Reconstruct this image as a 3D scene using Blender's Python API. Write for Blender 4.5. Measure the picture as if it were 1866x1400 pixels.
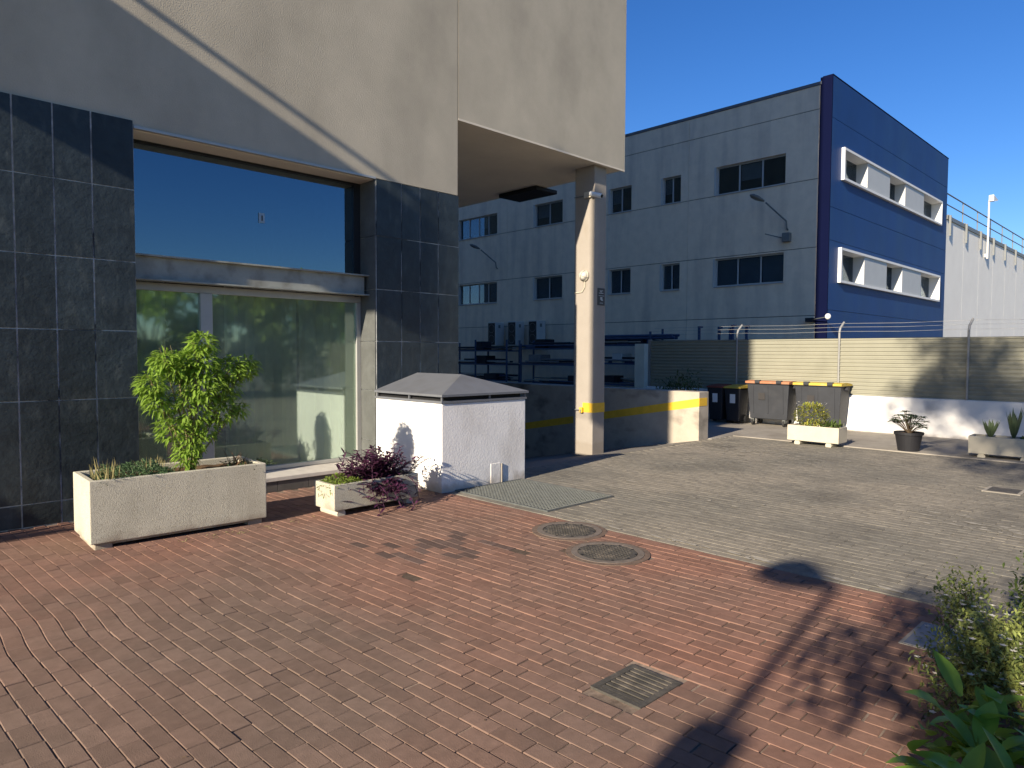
import bpy, bmesh, math, random
from mathutils import Vector, Matrix, noise as mnoise
random.seed(7)
R = random.Random(11)
scene = bpy.context.scene
for o in list(bpy.data.objects):
    bpy.data.objects.remove(o)
COL = scene.collection

# ------------------------------------------------------------------ camera
YAW, PITCH, ROLL = math.radians(45.6), math.radians(2.54), math.radians(-0.2726)
fw = Vector((math.cos(PITCH)*math.cos(YAW), math.cos(PITCH)*math.sin(YAW), -math.sin(PITCH)))
rt = Vector((math.sin(YAW), -math.cos(YAW), 0))
dn = fw.cross(rt)
r2 = math.cos(ROLL)*rt + math.sin(ROLL)*dn
d2 = -math.sin(ROLL)*rt + math.cos(ROLL)*dn
cam = bpy.data.cameras.new('camera')
cam.sensor_width = 36; cam.lens = 1261.4/1866*36
cam.clip_start = 0.05; cam.clip_end = 2000
camo = bpy.data.objects.new('camera', cam)
COL.objects.link(camo)
camo.matrix_world = Matrix(((r2.x, -d2.x, -fw.x, 0), (r2.y, -d2.y, -fw.y, 0), (r2.z, -d2.z, -fw.z, 1.7), (0, 0, 0, 1)))
scene.camera = camo

# ------------------------------------------------------------------ sky and sun
SUN_A, SUN_E = math.radians(9.2), math.radians(22.3)
world = bpy.data.worlds.new('World'); scene.world = world
world.use_nodes = True
wn = world.node_tree
sky = wn.nodes.new('ShaderNodeTexSky'); sky.sky_type = 'NISHITA'; sky.sun_disc = False
sky.sun_elevation = SUN_E
sky.sun_rotation = math.radians(270 - 9.2)
sky.altitude = 0; sky.air_density = 1.0; sky.dust_density = 0.0; sky.ozone_density = 5.0
hsv = wn.nodes.new('ShaderNodeHueSaturation'); hsv.inputs['Hue'].default_value = 0.512; hsv.inputs['Saturation'].default_value = 1.2; hsv.inputs['Value'].default_value = 0.95
wn.links.new(sky.outputs[0], hsv.inputs['Color'])
wn.links.new(hsv.outputs[0], wn.nodes['Background'].inputs[0])
wn.nodes['Background'].inputs[1].default_value = 0.076
sun = bpy.data.lights.new('sun', 'SUN'); sun.energy = 5.0; sun.angle = math.radians(0.7)
sun.color = (1.0, 0.87, 0.69)
suno = bpy.data.objects.new('sun', sun); COL.objects.link(suno)
sd = Vector((math.cos(SUN_A)*math.cos(SUN_E), math.sin(SUN_A)*math.cos(SUN_E), -math.sin(SUN_E)))
suno.rotation_euler = sd.to_track_quat('-Z', 'Y').to_euler()
suno.location = (-10, 0, 30)
scene.view_settings.view_transform = 'Standard'
scene.view_settings.look = 'None'
scene.view_settings.exposure = 1.0
scene.view_settings.gamma = 1
scene.view_settings.use_curve_mapping = False
scene.render.engine = 'CYCLES'
scene.render.resolution_x = 1024; scene.render.resolution_y = 768

# ------------------------------------------------------------------ materials
def mat(name, c, rough=0.8, var=0.12, scale=4.0, bump=0.0, bscale=60.0, spec=0.3, metal=0.0,
        c2=None, c2scale=1.5, c2lo=0.5, c2hi=0.7, isl=0.0, trans=0.0, detail=6, speck=None, streak=None, splash=None, zone=None):
    m = bpy.data.materials.new(name); m.use_nodes = True
    nt = m.node_tree; N = nt.nodes; L = nt.links
    p = N['Principled BSDF']
    p.inputs['Roughness'].default_value = rough
    p.inputs['Metallic'].default_value = metal
    p.inputs['Specular IOR Level'].default_value = spec
    g = N.new('ShaderNodeNewGeometry')
    nz = N.new('ShaderNodeTexNoise'); nz.inputs['Scale'].default_value = scale; nz.inputs['Detail'].default_value = detail
    nz.inputs['Roughness'].default_value = 0.65
    L.new(g.outputs['Position'], nz.inputs['Vector'])
    ramp = N.new('ShaderNodeMapRange'); ramp.inputs[1].default_value = 0.3; ramp.inputs[2].default_value = 0.7
    ramp.inputs[3].default_value = 1-var; ramp.inputs[4].default_value = 1+var
    L.new(nz.outputs['Fac'], ramp.inputs[0])
    val = ramp.outputs[0]
    if isl:
        oi = N.new('ShaderNodeObjectInfo')
        ad = N.new('ShaderNodeMath'); ad.operation = 'ADD'
        L.new(g.outputs['Random Per Island'], ad.inputs[0]); L.new(oi.outputs['Random'], ad.inputs[1])
        fr = N.new('ShaderNodeMath'); fr.operation = 'FRACT'; L.new(ad.outputs[0], fr.inputs[0])
        mr = N.new('ShaderNodeMapRange'); mr.inputs[3].default_value = 1-isl; mr.inputs[4].default_value = 1+isl
        L.new(fr.outputs[0], mr.inputs[0])
        mu = N.new('ShaderNodeMath'); mu.operation = 'MULTIPLY'; L.new(val, mu.inputs[0]); L.new(mr.outputs[0], mu.inputs[1])
        val = mu.outputs[0]
    rgb = N.new('ShaderNodeRGB'); rgb.outputs[0].default_value = (*c, 1)
    col = rgb.outputs[0]
    if c2:
        n2 = N.new('ShaderNodeTexNoise'); n2.inputs['Scale'].default_value = c2scale; n2.inputs['Detail'].default_value = 4
        if streak:
            mp = N.new('ShaderNodeMapping'); mp.inputs['Scale'].default_value = streak
            L.new(g.outputs['Position'], mp.inputs['Vector']); L.new(mp.outputs[0], n2.inputs['Vector'])
        else:
            L.new(g.outputs['Position'], n2.inputs['Vector'])
        r3 = N.new('ShaderNodeMapRange'); r3.inputs[1].default_value = c2lo; r3.inputs[2].default_value = c2hi
        L.new(n2.outputs['Fac'], r3.inputs[0])
        mx = N.new('ShaderNodeMix'); mx.data_type = 'RGBA'
        L.new(r3.outputs[0], mx.inputs[0]); L.new(col, mx.inputs[6]); mx.inputs[7].default_value = (*c2, 1)
        col = mx.outputs[2]
    if speck:
        sc, sscale, lo, hi = speck
        n4 = N.new('ShaderNodeTexNoise'); n4.inputs['Scale'].default_value = sscale; n4.inputs['Detail'].default_value = 2
        L.new(g.outputs['Position'], n4.inputs['Vector'])
        r4 = N.new('ShaderNodeMapRange'); r4.inputs[1].default_value = lo; r4.inputs[2].default_value = hi
        L.new(n4.outputs['Fac'], r4.inputs[0])
        mx4 = N.new('ShaderNodeMix'); mx4.data_type = 'RGBA'
        L.new(r4.outputs[0], mx4.inputs[0]); L.new(col, mx4.inputs[6]); mx4.inputs[7].default_value = (*sc, 1)
        col = mx4.outputs[2]
    if splash or zone:
        sx = N.new('ShaderNodeSeparateXYZ'); L.new(g.outputs['Position'], sx.inputs[0])
    if splash:
        sc, zmax, amt = splash
        n5 = N.new('ShaderNodeTexNoise'); n5.inputs['Scale'].default_value = 5.0; n5.inputs['Detail'].default_value = 5
        L.new(g.outputs['Position'], n5.inputs['Vector'])
        dv = N.new('ShaderNodeMath'); dv.operation = 'MULTIPLY_ADD'; dv.inputs[1].default_value = -1.0/zmax; dv.inputs[2].default_value = 0.35
        L.new(sx.outputs['Z'], dv.inputs[0])
        a5 = N.new('ShaderNodeMath'); a5.operation = 'ADD'; L.new(dv.outputs[0], a5.inputs[0]); L.new(n5.outputs['Fac'], a5.inputs[1])
        r5 = N.new('ShaderNodeMapRange'); r5.inputs[1].default_value = 0.45; r5.inputs[2].default_value = 0.85; r5.inputs[4].default_value = amt
        L.new(a5.outputs[0], r5.inputs[0])
        m5 = N.new('ShaderNodeMix'); m5.data_type = 'RGBA'
        L.new(r5.outputs[0], m5.inputs[0]); L.new(col, m5.inputs[6]); m5.inputs[7].default_value = (*sc, 1)
        col = m5.outputs[2]
    if zone:
        zc, (zx, zy), zr = zone     # worn, dust-grey area of the paving
        ds = N.new('ShaderNodeVectorMath'); ds.operation = 'DISTANCE'; ds.inputs[1].default_value = (zx, zy, 0)
        n6 = N.new('ShaderNodeTexNoise'); n6.inputs['Scale'].default_value = 0.9; n6.inputs['Detail'].default_value = 6
        L.new(g.outputs['Position'], ds.inputs[0]); L.new(g.outputs['Position'], n6.inputs['Vector'])
        q6 = N.new('ShaderNodeMath'); q6.operation = 'MULTIPLY_ADD'; q6.inputs[1].default_value = -1.0/zr; q6.inputs[2].default_value = 0.75
        L.new(ds.outputs['Value'], q6.inputs[0])
        a6 = N.new('ShaderNodeMath'); a6.operation = 'ADD'; L.new(q6.outputs[0], a6.inputs[0]); L.new(n6.outputs['Fac'], a6.inputs[1])
        r6 = N.new('ShaderNodeMapRange'); r6.inputs[1].default_value = 0.35; r6.inputs[2].default_value = 0.95; r6.inputs[4].default_value = 0.68
        L.new(a6.outputs[0], r6.inputs[0])
        m6 = N.new('ShaderNodeMix'); m6.data_type = 'RGBA'
        L.new(r6.outputs[0], m6.inputs[0]); L.new(col, m6.inputs[6]); m6.inputs[7].default_value = (*zc, 1)
        col = m6.outputs[2]
    vm = N.new('ShaderNodeVectorMath'); vm.operation = 'SCALE'
    L.new(col, vm.inputs[0]); L.new(val, vm.inputs['Scale'])
    L.new(vm.outputs[0], p.inputs['Base Color'])
    if bump:
        nb = N.new('ShaderNodeTexNoise'); nb.inputs['Scale'].default_value = bscale; nb.inputs['Detail'].default_value = 5
        L.new(g.outputs['Position'], nb.inputs['Vector'])
        bp = N.new('ShaderNodeBump'); bp.inputs['Strength'].default_value = min(bump, 1.0); bp.inputs['Distance'].default_value = 0.006*max(1, bump)
        L.new(nb.outputs['Fac'], bp.inputs['Height']); L.new(bp.outputs[0], p.inputs['Normal'])
    if trans:
        tr = N.new('ShaderNodeBsdfTranslucent')
        L.new(vm.outputs[0], tr.inputs['Color'])
        ms = N.new('ShaderNodeMixShader'); ms.inputs[0].default_value = trans
        out = N['Material Output']
        L.new(p.outputs[0], ms.inputs[1]); L.new(tr.outputs[0], ms.inputs[2]); L.new(ms.outputs[0], out.inputs[0])
    return m

def glass(name, refl, tint, trans, rough=0.0, dust=0.0):
    m = bpy.data.materials.new(name); m.use_nodes = True
    N = m.node_tree.nodes; L = m.node_tree.links
    N.remove(N['Principled BSDF'])
    gl = N.new('ShaderNodeBsdfGlossy'); gl.inputs['Color'].default_value = (*tint, 1); gl.inputs['Roughness'].default_value = rough
    tr = N.new('ShaderNodeBsdfTransparent'); tr.inputs['Color'].default_value = (*trans, 1)
    lw = N.new('ShaderNodeLayerWeight'); lw.inputs[0].default_value = 0.25
    mr = N.new('ShaderNodeMapRange'); mr.inputs[3].default_value = refl; mr.inputs[4].default_value = min(1, refl+0.35)
    L.new(lw.outputs['Fresnel'], mr.inputs[0])
    ms = N.new('ShaderNodeMixShader')
    L.new(mr.outputs[0], ms.inputs[0]); L.new(tr.outputs[0], ms.inputs[1]); L.new(gl.outputs[0], ms.inputs[2])
    if dust:
        df = N.new('ShaderNodeBsdfDiffuse'); df.inputs['Color'].default_value = (0.57, 0.68, 0.53, 1)
        m2 = N.new('ShaderNodeMixShader'); g = N.new('ShaderNodeNewGeometry')
        nz = N.new('ShaderNodeTexNoise'); nz.inputs['Scale'].default_value = 1.4; L.new(g.outputs['Position'], nz.inputs['Vector'])
        mq = N.new('ShaderNodeMapRange'); mq.inputs[1].default_value = 0.3; mq.inputs[2].default_value = 0.7; mq.inputs[3].default_value = dust*0.7; mq.inputs[4].default_value = dust*1.3
        L.new(nz.outputs['Fac'], mq.inputs[0]); L.new(mq.outputs[0], m2.inputs[0]); L.new(ms.outputs[0], m2.inputs[1]); L.new(df.outputs[0], m2.inputs[2])
        ms = m2
    L.new(ms.outputs[0], N['Material Output'].inputs[0])
    return m

M = {}
M['stucco'] = mat('stucco', (0.455, 0.412, 0.33), 0.92, 0.10, 1.3, 0.55, 70, 0.15, c2=(0.375, 0.34, 0.275), c2scale=0.9, c2lo=0.48, c2hi=0.72, streak=(1.2, 1, 0.45))
M['soffit'] = mat('soffit', (0.66, 0.60, 0.50), 0.9, 0.06, 1.5, 0.2, 60, 0.2)
M['pillar'] = mat('pillar_paint', (0.305, 0.275, 0.24), 0.85, 0.05, 3, 0.35, 45, 0.2, c2=(0.27, 0.235, 0.19), c2scale=2.2, c2lo=0.6, c2hi=0.75, streak=(1, 1, 0.4), splash=((0.24, 0.205, 0.165), 0.12, 0.5))
M['slate'] = mat('slate', (0.022, 0.031, 0.037), 0.45, 0.35, 5, 0.8, 22, 0.4, isl=0.25, c2=(0.045, 0.055, 0.058), c2scale=5, c2lo=0.55, c2hi=0.75, streak=(2, 1, 0.6))
M['grout'] = mat('grout', (0.46, 0.47, 0.47), 0.9, 0.4, 9, 0, 50, 0.2, c2=(0.09, 0.095, 0.10), c2scale=3.2, c2lo=0.5, c2hi=0.64)
M['alu'] = mat('aluminium', (0.42, 0.42, 0.40), 0.42, 0.08, 3, 0, 50, 0.5, metal=0.35)
M['steel_paint'] = mat('beam_paint', (0.30, 0.31, 0.28), 0.55, 0.15, 3, 0.1, 40, 0.4, c2=(0.2, 0.2, 0.175), c2scale=5, c2lo=0.5, c2hi=0.7)
M['sillstone'] = mat('sill_stone', (0.50, 0.47, 0.42), 0.75, 0.12, 6, 0.2, 50)
M['darkframe'] = mat('dark_frame', (0.02, 0.022, 0.025), 0.5, 0.1)
M['glass'] = glass('window_glass', 0.26, (0.62, 0.84, 1.0), (0.25, 0.3, 0.3))
M['glass_low'] = glass('dusty_glass', 0.24, (0.80, 0.95, 0.88), (0.80, 0.86, 0.78), 0.04, 0.155)
M['glass_far'] = glass('far_window_glass', 0.05, (0.85, 0.92, 1.0), (0.5, 0.56, 0.6))
M['curtain'] = mat('curtain', (0.66, 0.67, 0.58), 0.9, 0.08, 8, trans=0.25)
M['room'] = mat('room', (0.09, 0.09, 0.085), 0.9)
M['brick'] = mat('red_paver', (0.225, 0.122, 0.089), 0.9, 0.14, 14, 0.35, 160, 0.15, isl=0.13, c2=(0.185, 0.115, 0.088), c2scale=0.8, c2lo=0.40, c2hi=0.60, zone=((0.160, 0.122, 0.097), (1.2, 3.6), 3.2))
M['brick_dark'] = mat('dark_paver', (0.115, 0.078, 0.066), 0.88, 0.2, 14, 0.4, 160, 0.2, isl=0.2)
M['joint'] = mat('joint_sand', (0.26, 0.20, 0.155), 0.95, 0.35, 25, 0.3, 120, 0.1, c2=(0.10, 0.075, 0.058), c2scale=1.3, c2lo=0.42, c2hi=0.60)
M['graypaver'] = mat('grey_paver', (0.222, 0.200, 0.162), 0.9, 0.2, 11, 0.5, 120, 0.2, isl=0.09, speck=((0.15, 0.138, 0.115), 1.0, 0.56, 0.72), c2=(0.165, 0.155, 0.130), c2scale=0.5, c2lo=0.4, c2hi=0.62)
M['grayjoint'] = mat('grey_joint', (0.18, 0.162, 0.132), 0.95, 0.3, 20)
M['ground'] = mat('earth', (0.13, 0.12, 0.10), 0.95, 0.2, 2, 0.4, 30)
M['concrete'] = mat('concrete', (0.29, 0.265, 0.225), 0.9, 0.15, 3, 0.4, 60, 0.2, c2=(0.17, 0.15, 0.125), c2scale=1.5, c2lo=0.5, c2hi=0.72)
M['rampc'] = mat('ramp_concrete', (0.19, 0.175, 0.15), 0.9, 0.15, 4, 0.4, 60)
M['lowwall'] = mat('low_wall_render', (0.40, 0.355, 0.29), 0.9, 0.12, 3, 0.4, 50, 0.2, c2=(0.13, 0.115, 0.10), c2scale=1.6, c2lo=0.52, c2hi=0.75, streak=(1, 1, 1.8))
M['yellow'] = mat('yellow_paint', (0.72, 0.44, 0.04), 0.75, 0.12, 7, 0.2, 50)
M['white'] = mat('white_render', (0.80, 0.785, 0.76), 0.9, 0.05, 4, 0.5, 40, 0.2, c2=(0.64, 0.615, 0.58), c2scale=2.4, c2lo=0.52, c2hi=0.75, streak=(1, 1, 0.5), splash=((0.36, 0.31, 0.25), 0.30, 0.7))
M['whitewall'] = mat('white_wall', (0.72, 0.71, 0.69), 0.9, 0.05, 3, 0.3, 40, 0.2, c2=(0.5, 0.48, 0.44), c2scale=1.8, c2lo=0.6, c2hi=0.8, splash=((0.33, 0.29, 0.24), 0.22, 0.7))
M['zinc'] = mat('zinc_sheet', (0.155, 0.165, 0.185), 0.55, 0.10, 3, 0.05, 30, 0.4, metal=0.2, c2=(0.12, 0.125, 0.135), c2scale=3, c2lo=0.5, c2hi=0.75)
M['black'] = mat('black', (0.012, 0.012, 0.013), 0.7)
M['agg'] = mat('exposed_aggregate', (0.53, 0.505, 0.405), 0.92, 0.10, 3, 0.7, 150, 0.2, speck=((0.27, 0.245, 0.19), 190, 0.5, 0.66), splash=((0.25, 0.20, 0.15), 0.30, 0.75), c2=(0.45, 0.42, 0.335), c2scale=2.5, c2lo=0.5, c2hi=0.7, streak=(1, 1, 0.4))
M['cream'] = mat('cream_concrete', (0.48, 0.44, 0.35), 0.9, 0.08, 4, 0.4, 60, 0.2)
M['soil'] = mat('soil', (0.10, 0.065, 0.04), 1.0, 0.4, 20, 1.0, 40, 0.1, speck=((0.22, 0.14, 0.08), 60, 0.55, 0.65))
M['iron'] = mat('cast_iron', (0.085, 0.078, 0.066), 0.7, 0.25, 12, 0.6, 90, 0.4, metal=0.3, c2=(0.15, 0.13, 0.105), c2scale=6, c2lo=0.5, c2hi=0.7)
M['ironring'] = mat('iron_ring', (0.15, 0.125, 0.105), 0.8, 0.2, 12, 0.4, 70, 0.3)
M['galv'] = mat('galvanised', (0.135, 0.145, 0.14), 0.5, 0.2, 10, 0, 50, 0.5, metal=0.4)
M['graywall'] = mat('grey_panel', (0.80, 0.67, 0.515), 0.92, 0.07, 2.5, 0.5, 35, 0.15, c2=(0.64, 0.54, 0.43), c2scale=0.8, c2lo=0.48, c2hi=0.72, streak=(1, 2.2, 0.28))
M['blue'] = mat('blue_cladding', (0.005, 0.041, 0.165), 0.6, 0.10, 0.6, 0.25, 40, 0.3, c2=(0.011, 0.052, 0.165), c2scale=0.5, c2lo=0.45, c2hi=0.7, streak=(1.5, 1, 0.3))
M['navy'] = mat('navy_trim', (0.003, 0.005, 0.026), 0.9, 0.06, 1, 0, 40, 0.05)
M['whiteframe'] = mat('white_frame', (0.76, 0.76, 0.74), 0.55, 0.03, 2)
M['grayframe'] = mat('window_bars', (0.42, 0.43, 0.43), 0.5, 0.05, 2)
M['blind'] = mat('blind', (0.60, 0.62, 0.63), 0.8, 0.12, 3)
M['whitebldg'] = mat('white_cladding', (0.86, 0.84, 0.77), 0.75, 0.04, 0.8, 0.1, 20, 0.3)
M['fence'] = mat('fence_sheet', (0.25, 0.245, 0.19), 0.6, 0.06, 2, 0, 40, 0.35, c2=(0.21, 0.205, 0.16), c2scale=1.2, c2lo=0.55, c2hi=0.75)
M['wire'] = mat('wire', (0.30, 0.30, 0.29), 0.5, 0.1, 4, metal=0.3)
M['binbody'] = mat('bin_plastic', (0.030, 0.033, 0.040), 0.6, 0.15, 4, 0.1, 40, 0.4, c2=(0.042, 0.044, 0.05), c2scale=3, c2lo=0.55, c2hi=0.8)
M['bindark'] = mat('bin_plastic_dark', (0.022, 0.023, 0.028), 0.55, 0.15, 4, 0, 40, 0.4)
M['lidorange'] = mat('lid_orange', (0.40, 0.17, 0.085), 0.6, 0.12, 4, c2=(0.34, 0.2, 0.13), c2scale=5)
M['lidyellow'] = mat('lid_yellow', (0.50, 0.37, 0.06), 0.6, 0.12, 4, c2=(0.42, 0.36, 0.14), c2scale=5)
M['lidred'] = mat('lid_redbrown', (0.20, 0.05, 0.035), 0.55, 0.08, 4)
M['rubber'] = mat('rubber', (0.03, 0.03, 0.03), 0.8)
M['paper'] = mat('paper', (0.75, 0.75, 0.74), 0.8, 0.04, 30)
M['potblack'] = mat('pot_black', (0.018, 0.018, 0.021), 0.55, 0.1, 6)
M['rackblue'] = mat('rack_blue', (0.045, 0.075, 0.15), 0.55, 0.15, 4)
M['rackdark'] = mat('rack_goods_dark', (0.018, 0.022, 0.032), 0.7, 0.3, 6, isl=0.4)
M['rackgrey'] = mat('rack_goods_grey', (0.22, 0.23, 0.25), 0.6, 0.2, 6, isl=0.4)
M['acwhite'] = mat('ac_casing', (0.52, 0.52, 0.50), 0.6, 0.04, 4)
M['acgrille'] = mat('ac_grille', (0.025, 0.027, 0.03), 0.6)
M['lampglass'] = mat('lamp_glass', (0.55, 0.52, 0.46), 0.25, 0.03, 5, spec=0.5)
M['lampgrey'] = mat('lamp_grey', (0.16, 0.17, 0.17), 0.5, 0.1, 4)
M['plaque'] = mat('plaque', (0.045, 0.042, 0.042), 0.5, 0.1, 20)
M['bark'] = mat('bark', (0.10, 0.075, 0.05), 0.95, 0.3, 12, 0.8, 40, 0.1)
M['leaf_peach'] = mat('peach_leaf', (0.26, 0.40, 0.06), 0.55, 0.2, 9, 0, 40, 0.3, trans=0.5, isl=0.25)
M['leaf_blue'] = mat('bluegreen_leaf', (0.085, 0.145, 0.065), 0.65, 0.25, 15, 0, 40, 0.2, trans=0.2, isl=0.3)
M['leaf_dry'] = mat('dry_stem', (0.25, 0.22, 0.10), 0.8, 0.25, 15, isl=0.25, trans=0.2)
M['leaf_purple'] = mat('purple_leaf', (0.062, 0.018, 0.045), 0.5, 0.3, 20, 0, 40, 0.35, isl=0.4, trans=0.15)
M['leaf_lime'] = mat('lime_leaf', (0.145, 0.20, 0.03), 0.6, 0.25, 15, isl=0.3, trans=0.3)
M['leaf_dark'] = mat('dark_leaf', (0.045, 0.075, 0.022), 0.5, 0.3, 6, 0, 40, 0.35, isl=0.35, trans=0.25)
M['leaf_mid'] = mat('mid_leaf', (0.085, 0.125, 0.03), 0.55, 0.3, 5, 0, 40, 0.3, isl=0.35, trans=0.3)
M['leaf_varieg'] = mat('variegated_leaf', (0.33, 0.32, 0.055), 0.55, 0.25, 12, isl=0.35, trans=0.3, c2=(0.12, 0.17, 0.04), c2scale=14, c2lo=0.5, c2hi=0.6)
M['leaf_agave'] = mat('agave_leaf', (0.10, 0.135, 0.065), 0.5, 0.15, 8, isl=0.15, trans=0.1)
M['leaf_broad'] = mat('broad_leaf', (0.19, 0.32, 0.04), 0.42, 0.15, 6, 0, 40, 0.4, isl=0.2, trans=0.35)
M['petal'] = mat('white_petal', (0.66, 0.64, 0.58), 0.7, 0.1, 10, trans=0.3)
M['shadeleaf'] = mat('shade_leaf', (0.20, 0.23, 0.06), 0.6, 0.3, 8, isl=0.3, trans=0.2, c2=(0.09, 0.12, 0.035), c2scale=9, c2lo=0.45, c2hi=0.6)

# ------------------------------------------------------------------ mesh helpers
class MB:
    def __init__(s): s.v = []; s.f = []
    def quad(s, a, b, c, d):
        n = len(s.v); s.v += [tuple(a), tuple(b), tuple(c), tuple(d)]; s.f.append((n, n+1, n+2, n+3)); return s
    def tri(s, a, b, c):
        n = len(s.v); s.v += [tuple(a), tuple(b), tuple(c)]; s.f.append((n, n+1, n+2)); return s
    def box(s, x0, x1, y0, y1, z0, z1):
        n = len(s.v)
        s.v += [(x0, y0, z0), (x1, y0, z0), (x1, y1, z0), (x0, y1, z0), (x0, y0, z1), (x1, y0, z1), (x1, y1, z1), (x0, y1, z1)]
        for q in ((3, 2, 1, 0), (4, 5, 6, 7), (0, 1, 5, 4), (1, 2, 6, 5), (2, 3, 7, 6), (3, 0, 4, 7)):
            s.f.append(tuple(n+i for i in q))
        return s
    def prism(s, bottom, top):
        n = len(s.v); k = len(bottom)
        s.v += [tuple(p) for p in bottom] + [tuple(p) for p in top]
        s.f.append(tuple(n+k-1-i for i in range(k))); s.f.append(tuple(n+k+i for i in range(k)))
        for i in range(k):
            j = (i+1) % k; s.f.append((n+i, n+j, n+k+j, n+k+i))
        return s
    def cyl(s, p0, p1, r0, r1=None, n=12):
        if r1 is None: r1 = r0
        p0 = Vector(p0); p1 = Vector(p1); ax = (p1-p0).normalized()
        t = ax.orthogonal().normalized(); b = ax.cross(t)
        A = []; B = []
        for i in range(n):
            a = 2*math.pi*i/n; d = t*math.cos(a)+b*math.sin(a)
            A.append(p0+d*r0); B.append(p1+d*r1)
        return s.prism(A, B)
    def tube(s, pts, r, n=8):
        for a, b in zip(pts[:-1], pts[1:]): s.cyl(a, b, r, r, n)
        return s
    def lathe(s, prof, n=24, c=(0, 0, 0), axis='z'):
        base = len(s.v)
        for (r, h) in prof:
            for i in range(n):
                a = 2*math.pi*i/n
                if axis == 'z': s.v.append((c[0]+r*math.cos(a), c[1]+r*math.sin(a), c[2]+h))
                elif axis == 'x': s.v.append((c[0]+h, c[1]+r*math.cos(a), c[2]+r*math.sin(a)))
                else: s.v.append((c[0]+r*math.cos(a), c[1]+h, c[2]-r*math.sin(a)))
        for k in range(len(prof)-1):
            for i in range(n):
                j = (i+1) % n
                s.f.append((base+k*n+i, base+k*n+j, base+(k+1)*n+j, base+(k+1)*n+i))
        return s
    def build(s, name, m, parent=None, loc=None, smooth=False, bevel=0, kind=None, rot=None):
        me = bpy.data.meshes.new(name); me.from_pydata(s.v, [], s.f); me.update()
        me.materials.append(M[m] if isinstance(m, str) else m)
        if smooth:
            me.polygons.foreach_set('use_smooth', [True]*len(me.polygons))
        o = bpy.data.objects.new(name, me); COL.objects.link(o)
        if parent: o.parent = parent
        if loc: o.location = loc
        if rot: o.rotation_euler = rot
        if bevel:
            b = o.modifiers.new('bevel', 'BEVEL'); b.width = bevel; b.segments = 2; b.limit_method = 'ANGLE'
        if kind: o['kind'] = kind
        return o

def empty(name, loc, label, cat, group=None, rz=0):
    o = bpy.data.objects.new(name, None); COL.objects.link(o); o.location = loc; o.rotation_euler = (0, 0, rz)
    o.empty_display_size = 0.2
    tag(o, label, cat, group); return o
def tag(o, label, cat, group=None):
    o['label'] = label; o['category'] = cat
    if group: o['group'] = group
    return o
def struct(o, label=None):
    o['kind'] = 'structure'
    if label: o['label'] = label
    return o
def dup(root, loc, label, rz=None):
    r = root.copy(); COL.objects.link(r); r.location = loc; r['label'] = label
    if rz is not None: r.rotation_euler = (0, 0, rz)
    for ch in list(root.children):
        c = ch.copy(); COL.objects.link(c); c.parent = r
        for gch in list(ch.children):
            d = gch.copy(); COL.objects.link(d); d.parent = c
    return r
def wall_holes(mb, axis, pos, u0, u1, z0, z1, holes, depth):
    """flat wall with rectangular openings and reveals going 'depth' into the wall"""
    us = sorted({u0, u1, *[min(max(h[0], u0), u1) for h in holes], *[min(max(h[1], u0), u1) for h in holes]})
    zs = sorted({z0, z1, *[min(max(h[2], z0), z1) for h in holes], *[min(max(h[3], z0), z1) for h in holes]})
    P = (lambda u, z, d=0: (pos+d, u, z)) if axis == 'x' else (lambda u, z, d=0: (u, pos+d, z))
    for a, b in zip(us[:-1], us[1:]):
        for c, d in zip(zs[:-1], zs[1:]):
            uc, zc = (a+b)/2, (c+d)/2
            if any(h[0] < uc < h[1] and h[2] < zc < h[3] for h in holes): continue
            mb.quad(P(a, c), P(b, c), P(b, d), P(a, d))
    for h in holes:
        a, b, c, d = h
        if b <= u0 or a >= u1 or d <= z0 or c >= z1: continue
        mb.quad(P(a, c), P(a, d), P(a, d, depth), P(a, c, depth))
        mb.quad(P(b, c), P(b, d), P(b, d, depth), P(b, c, depth))
        mb.quad(P(a, c), P(b, c), P(b, c, depth), P(a, c, depth))
        mb.quad(P(a, d), P(b, d), P(b, d, depth), P(a, d, depth))

def leafmesh(items, seg=2):
    """items: (pos, dir, up, length, width, droop); each a folded, drooping blade"""
    mb = MB()
    for pos, d, up, ln, w, droop in items:
        d = d.normalized(); side = d.cross(up)
        if side.length < 1e-3: side = d.orthogonal()
        side.normalize(); nrm = side.cross(d).normalized()
        n = len(mb.v); pts = []
        for k in range(seg+1):
            t = k/seg
            c = pos + d*(ln*t) + Vector((0, 0, -droop*ln*t*t))
            hw = w*0.5*(math.sin(math.pi*min(1, 0.12+0.88*t)) if seg > 1 else 1)
            if k == 0: hw = w*0.12
            if k == seg:
                mb.v.append(tuple(c)); 
            else:
                mb.v += [tuple(c - side*hw + nrm*hw*0.35), tuple(c), tuple(c + side*hw + nrm*hw*0.35)]
        for k in range(seg):
            a = n+3*k
            if k == seg-1:
                mb.f += [(a, a+1, a+3), (a+1, a+2, a+3)]
            else:
                mb.f += [(a, a+1, a+4, a+3), (a+1, a+2, a+5, a+4)]
    return mb
def rv(r=R):
    while True:
        v = Vector((r.uniform(-1, 1), r.uniform(-1, 1), r.uniform(-1, 1)))
        if 0.05 < v.length < 1: return v

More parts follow.
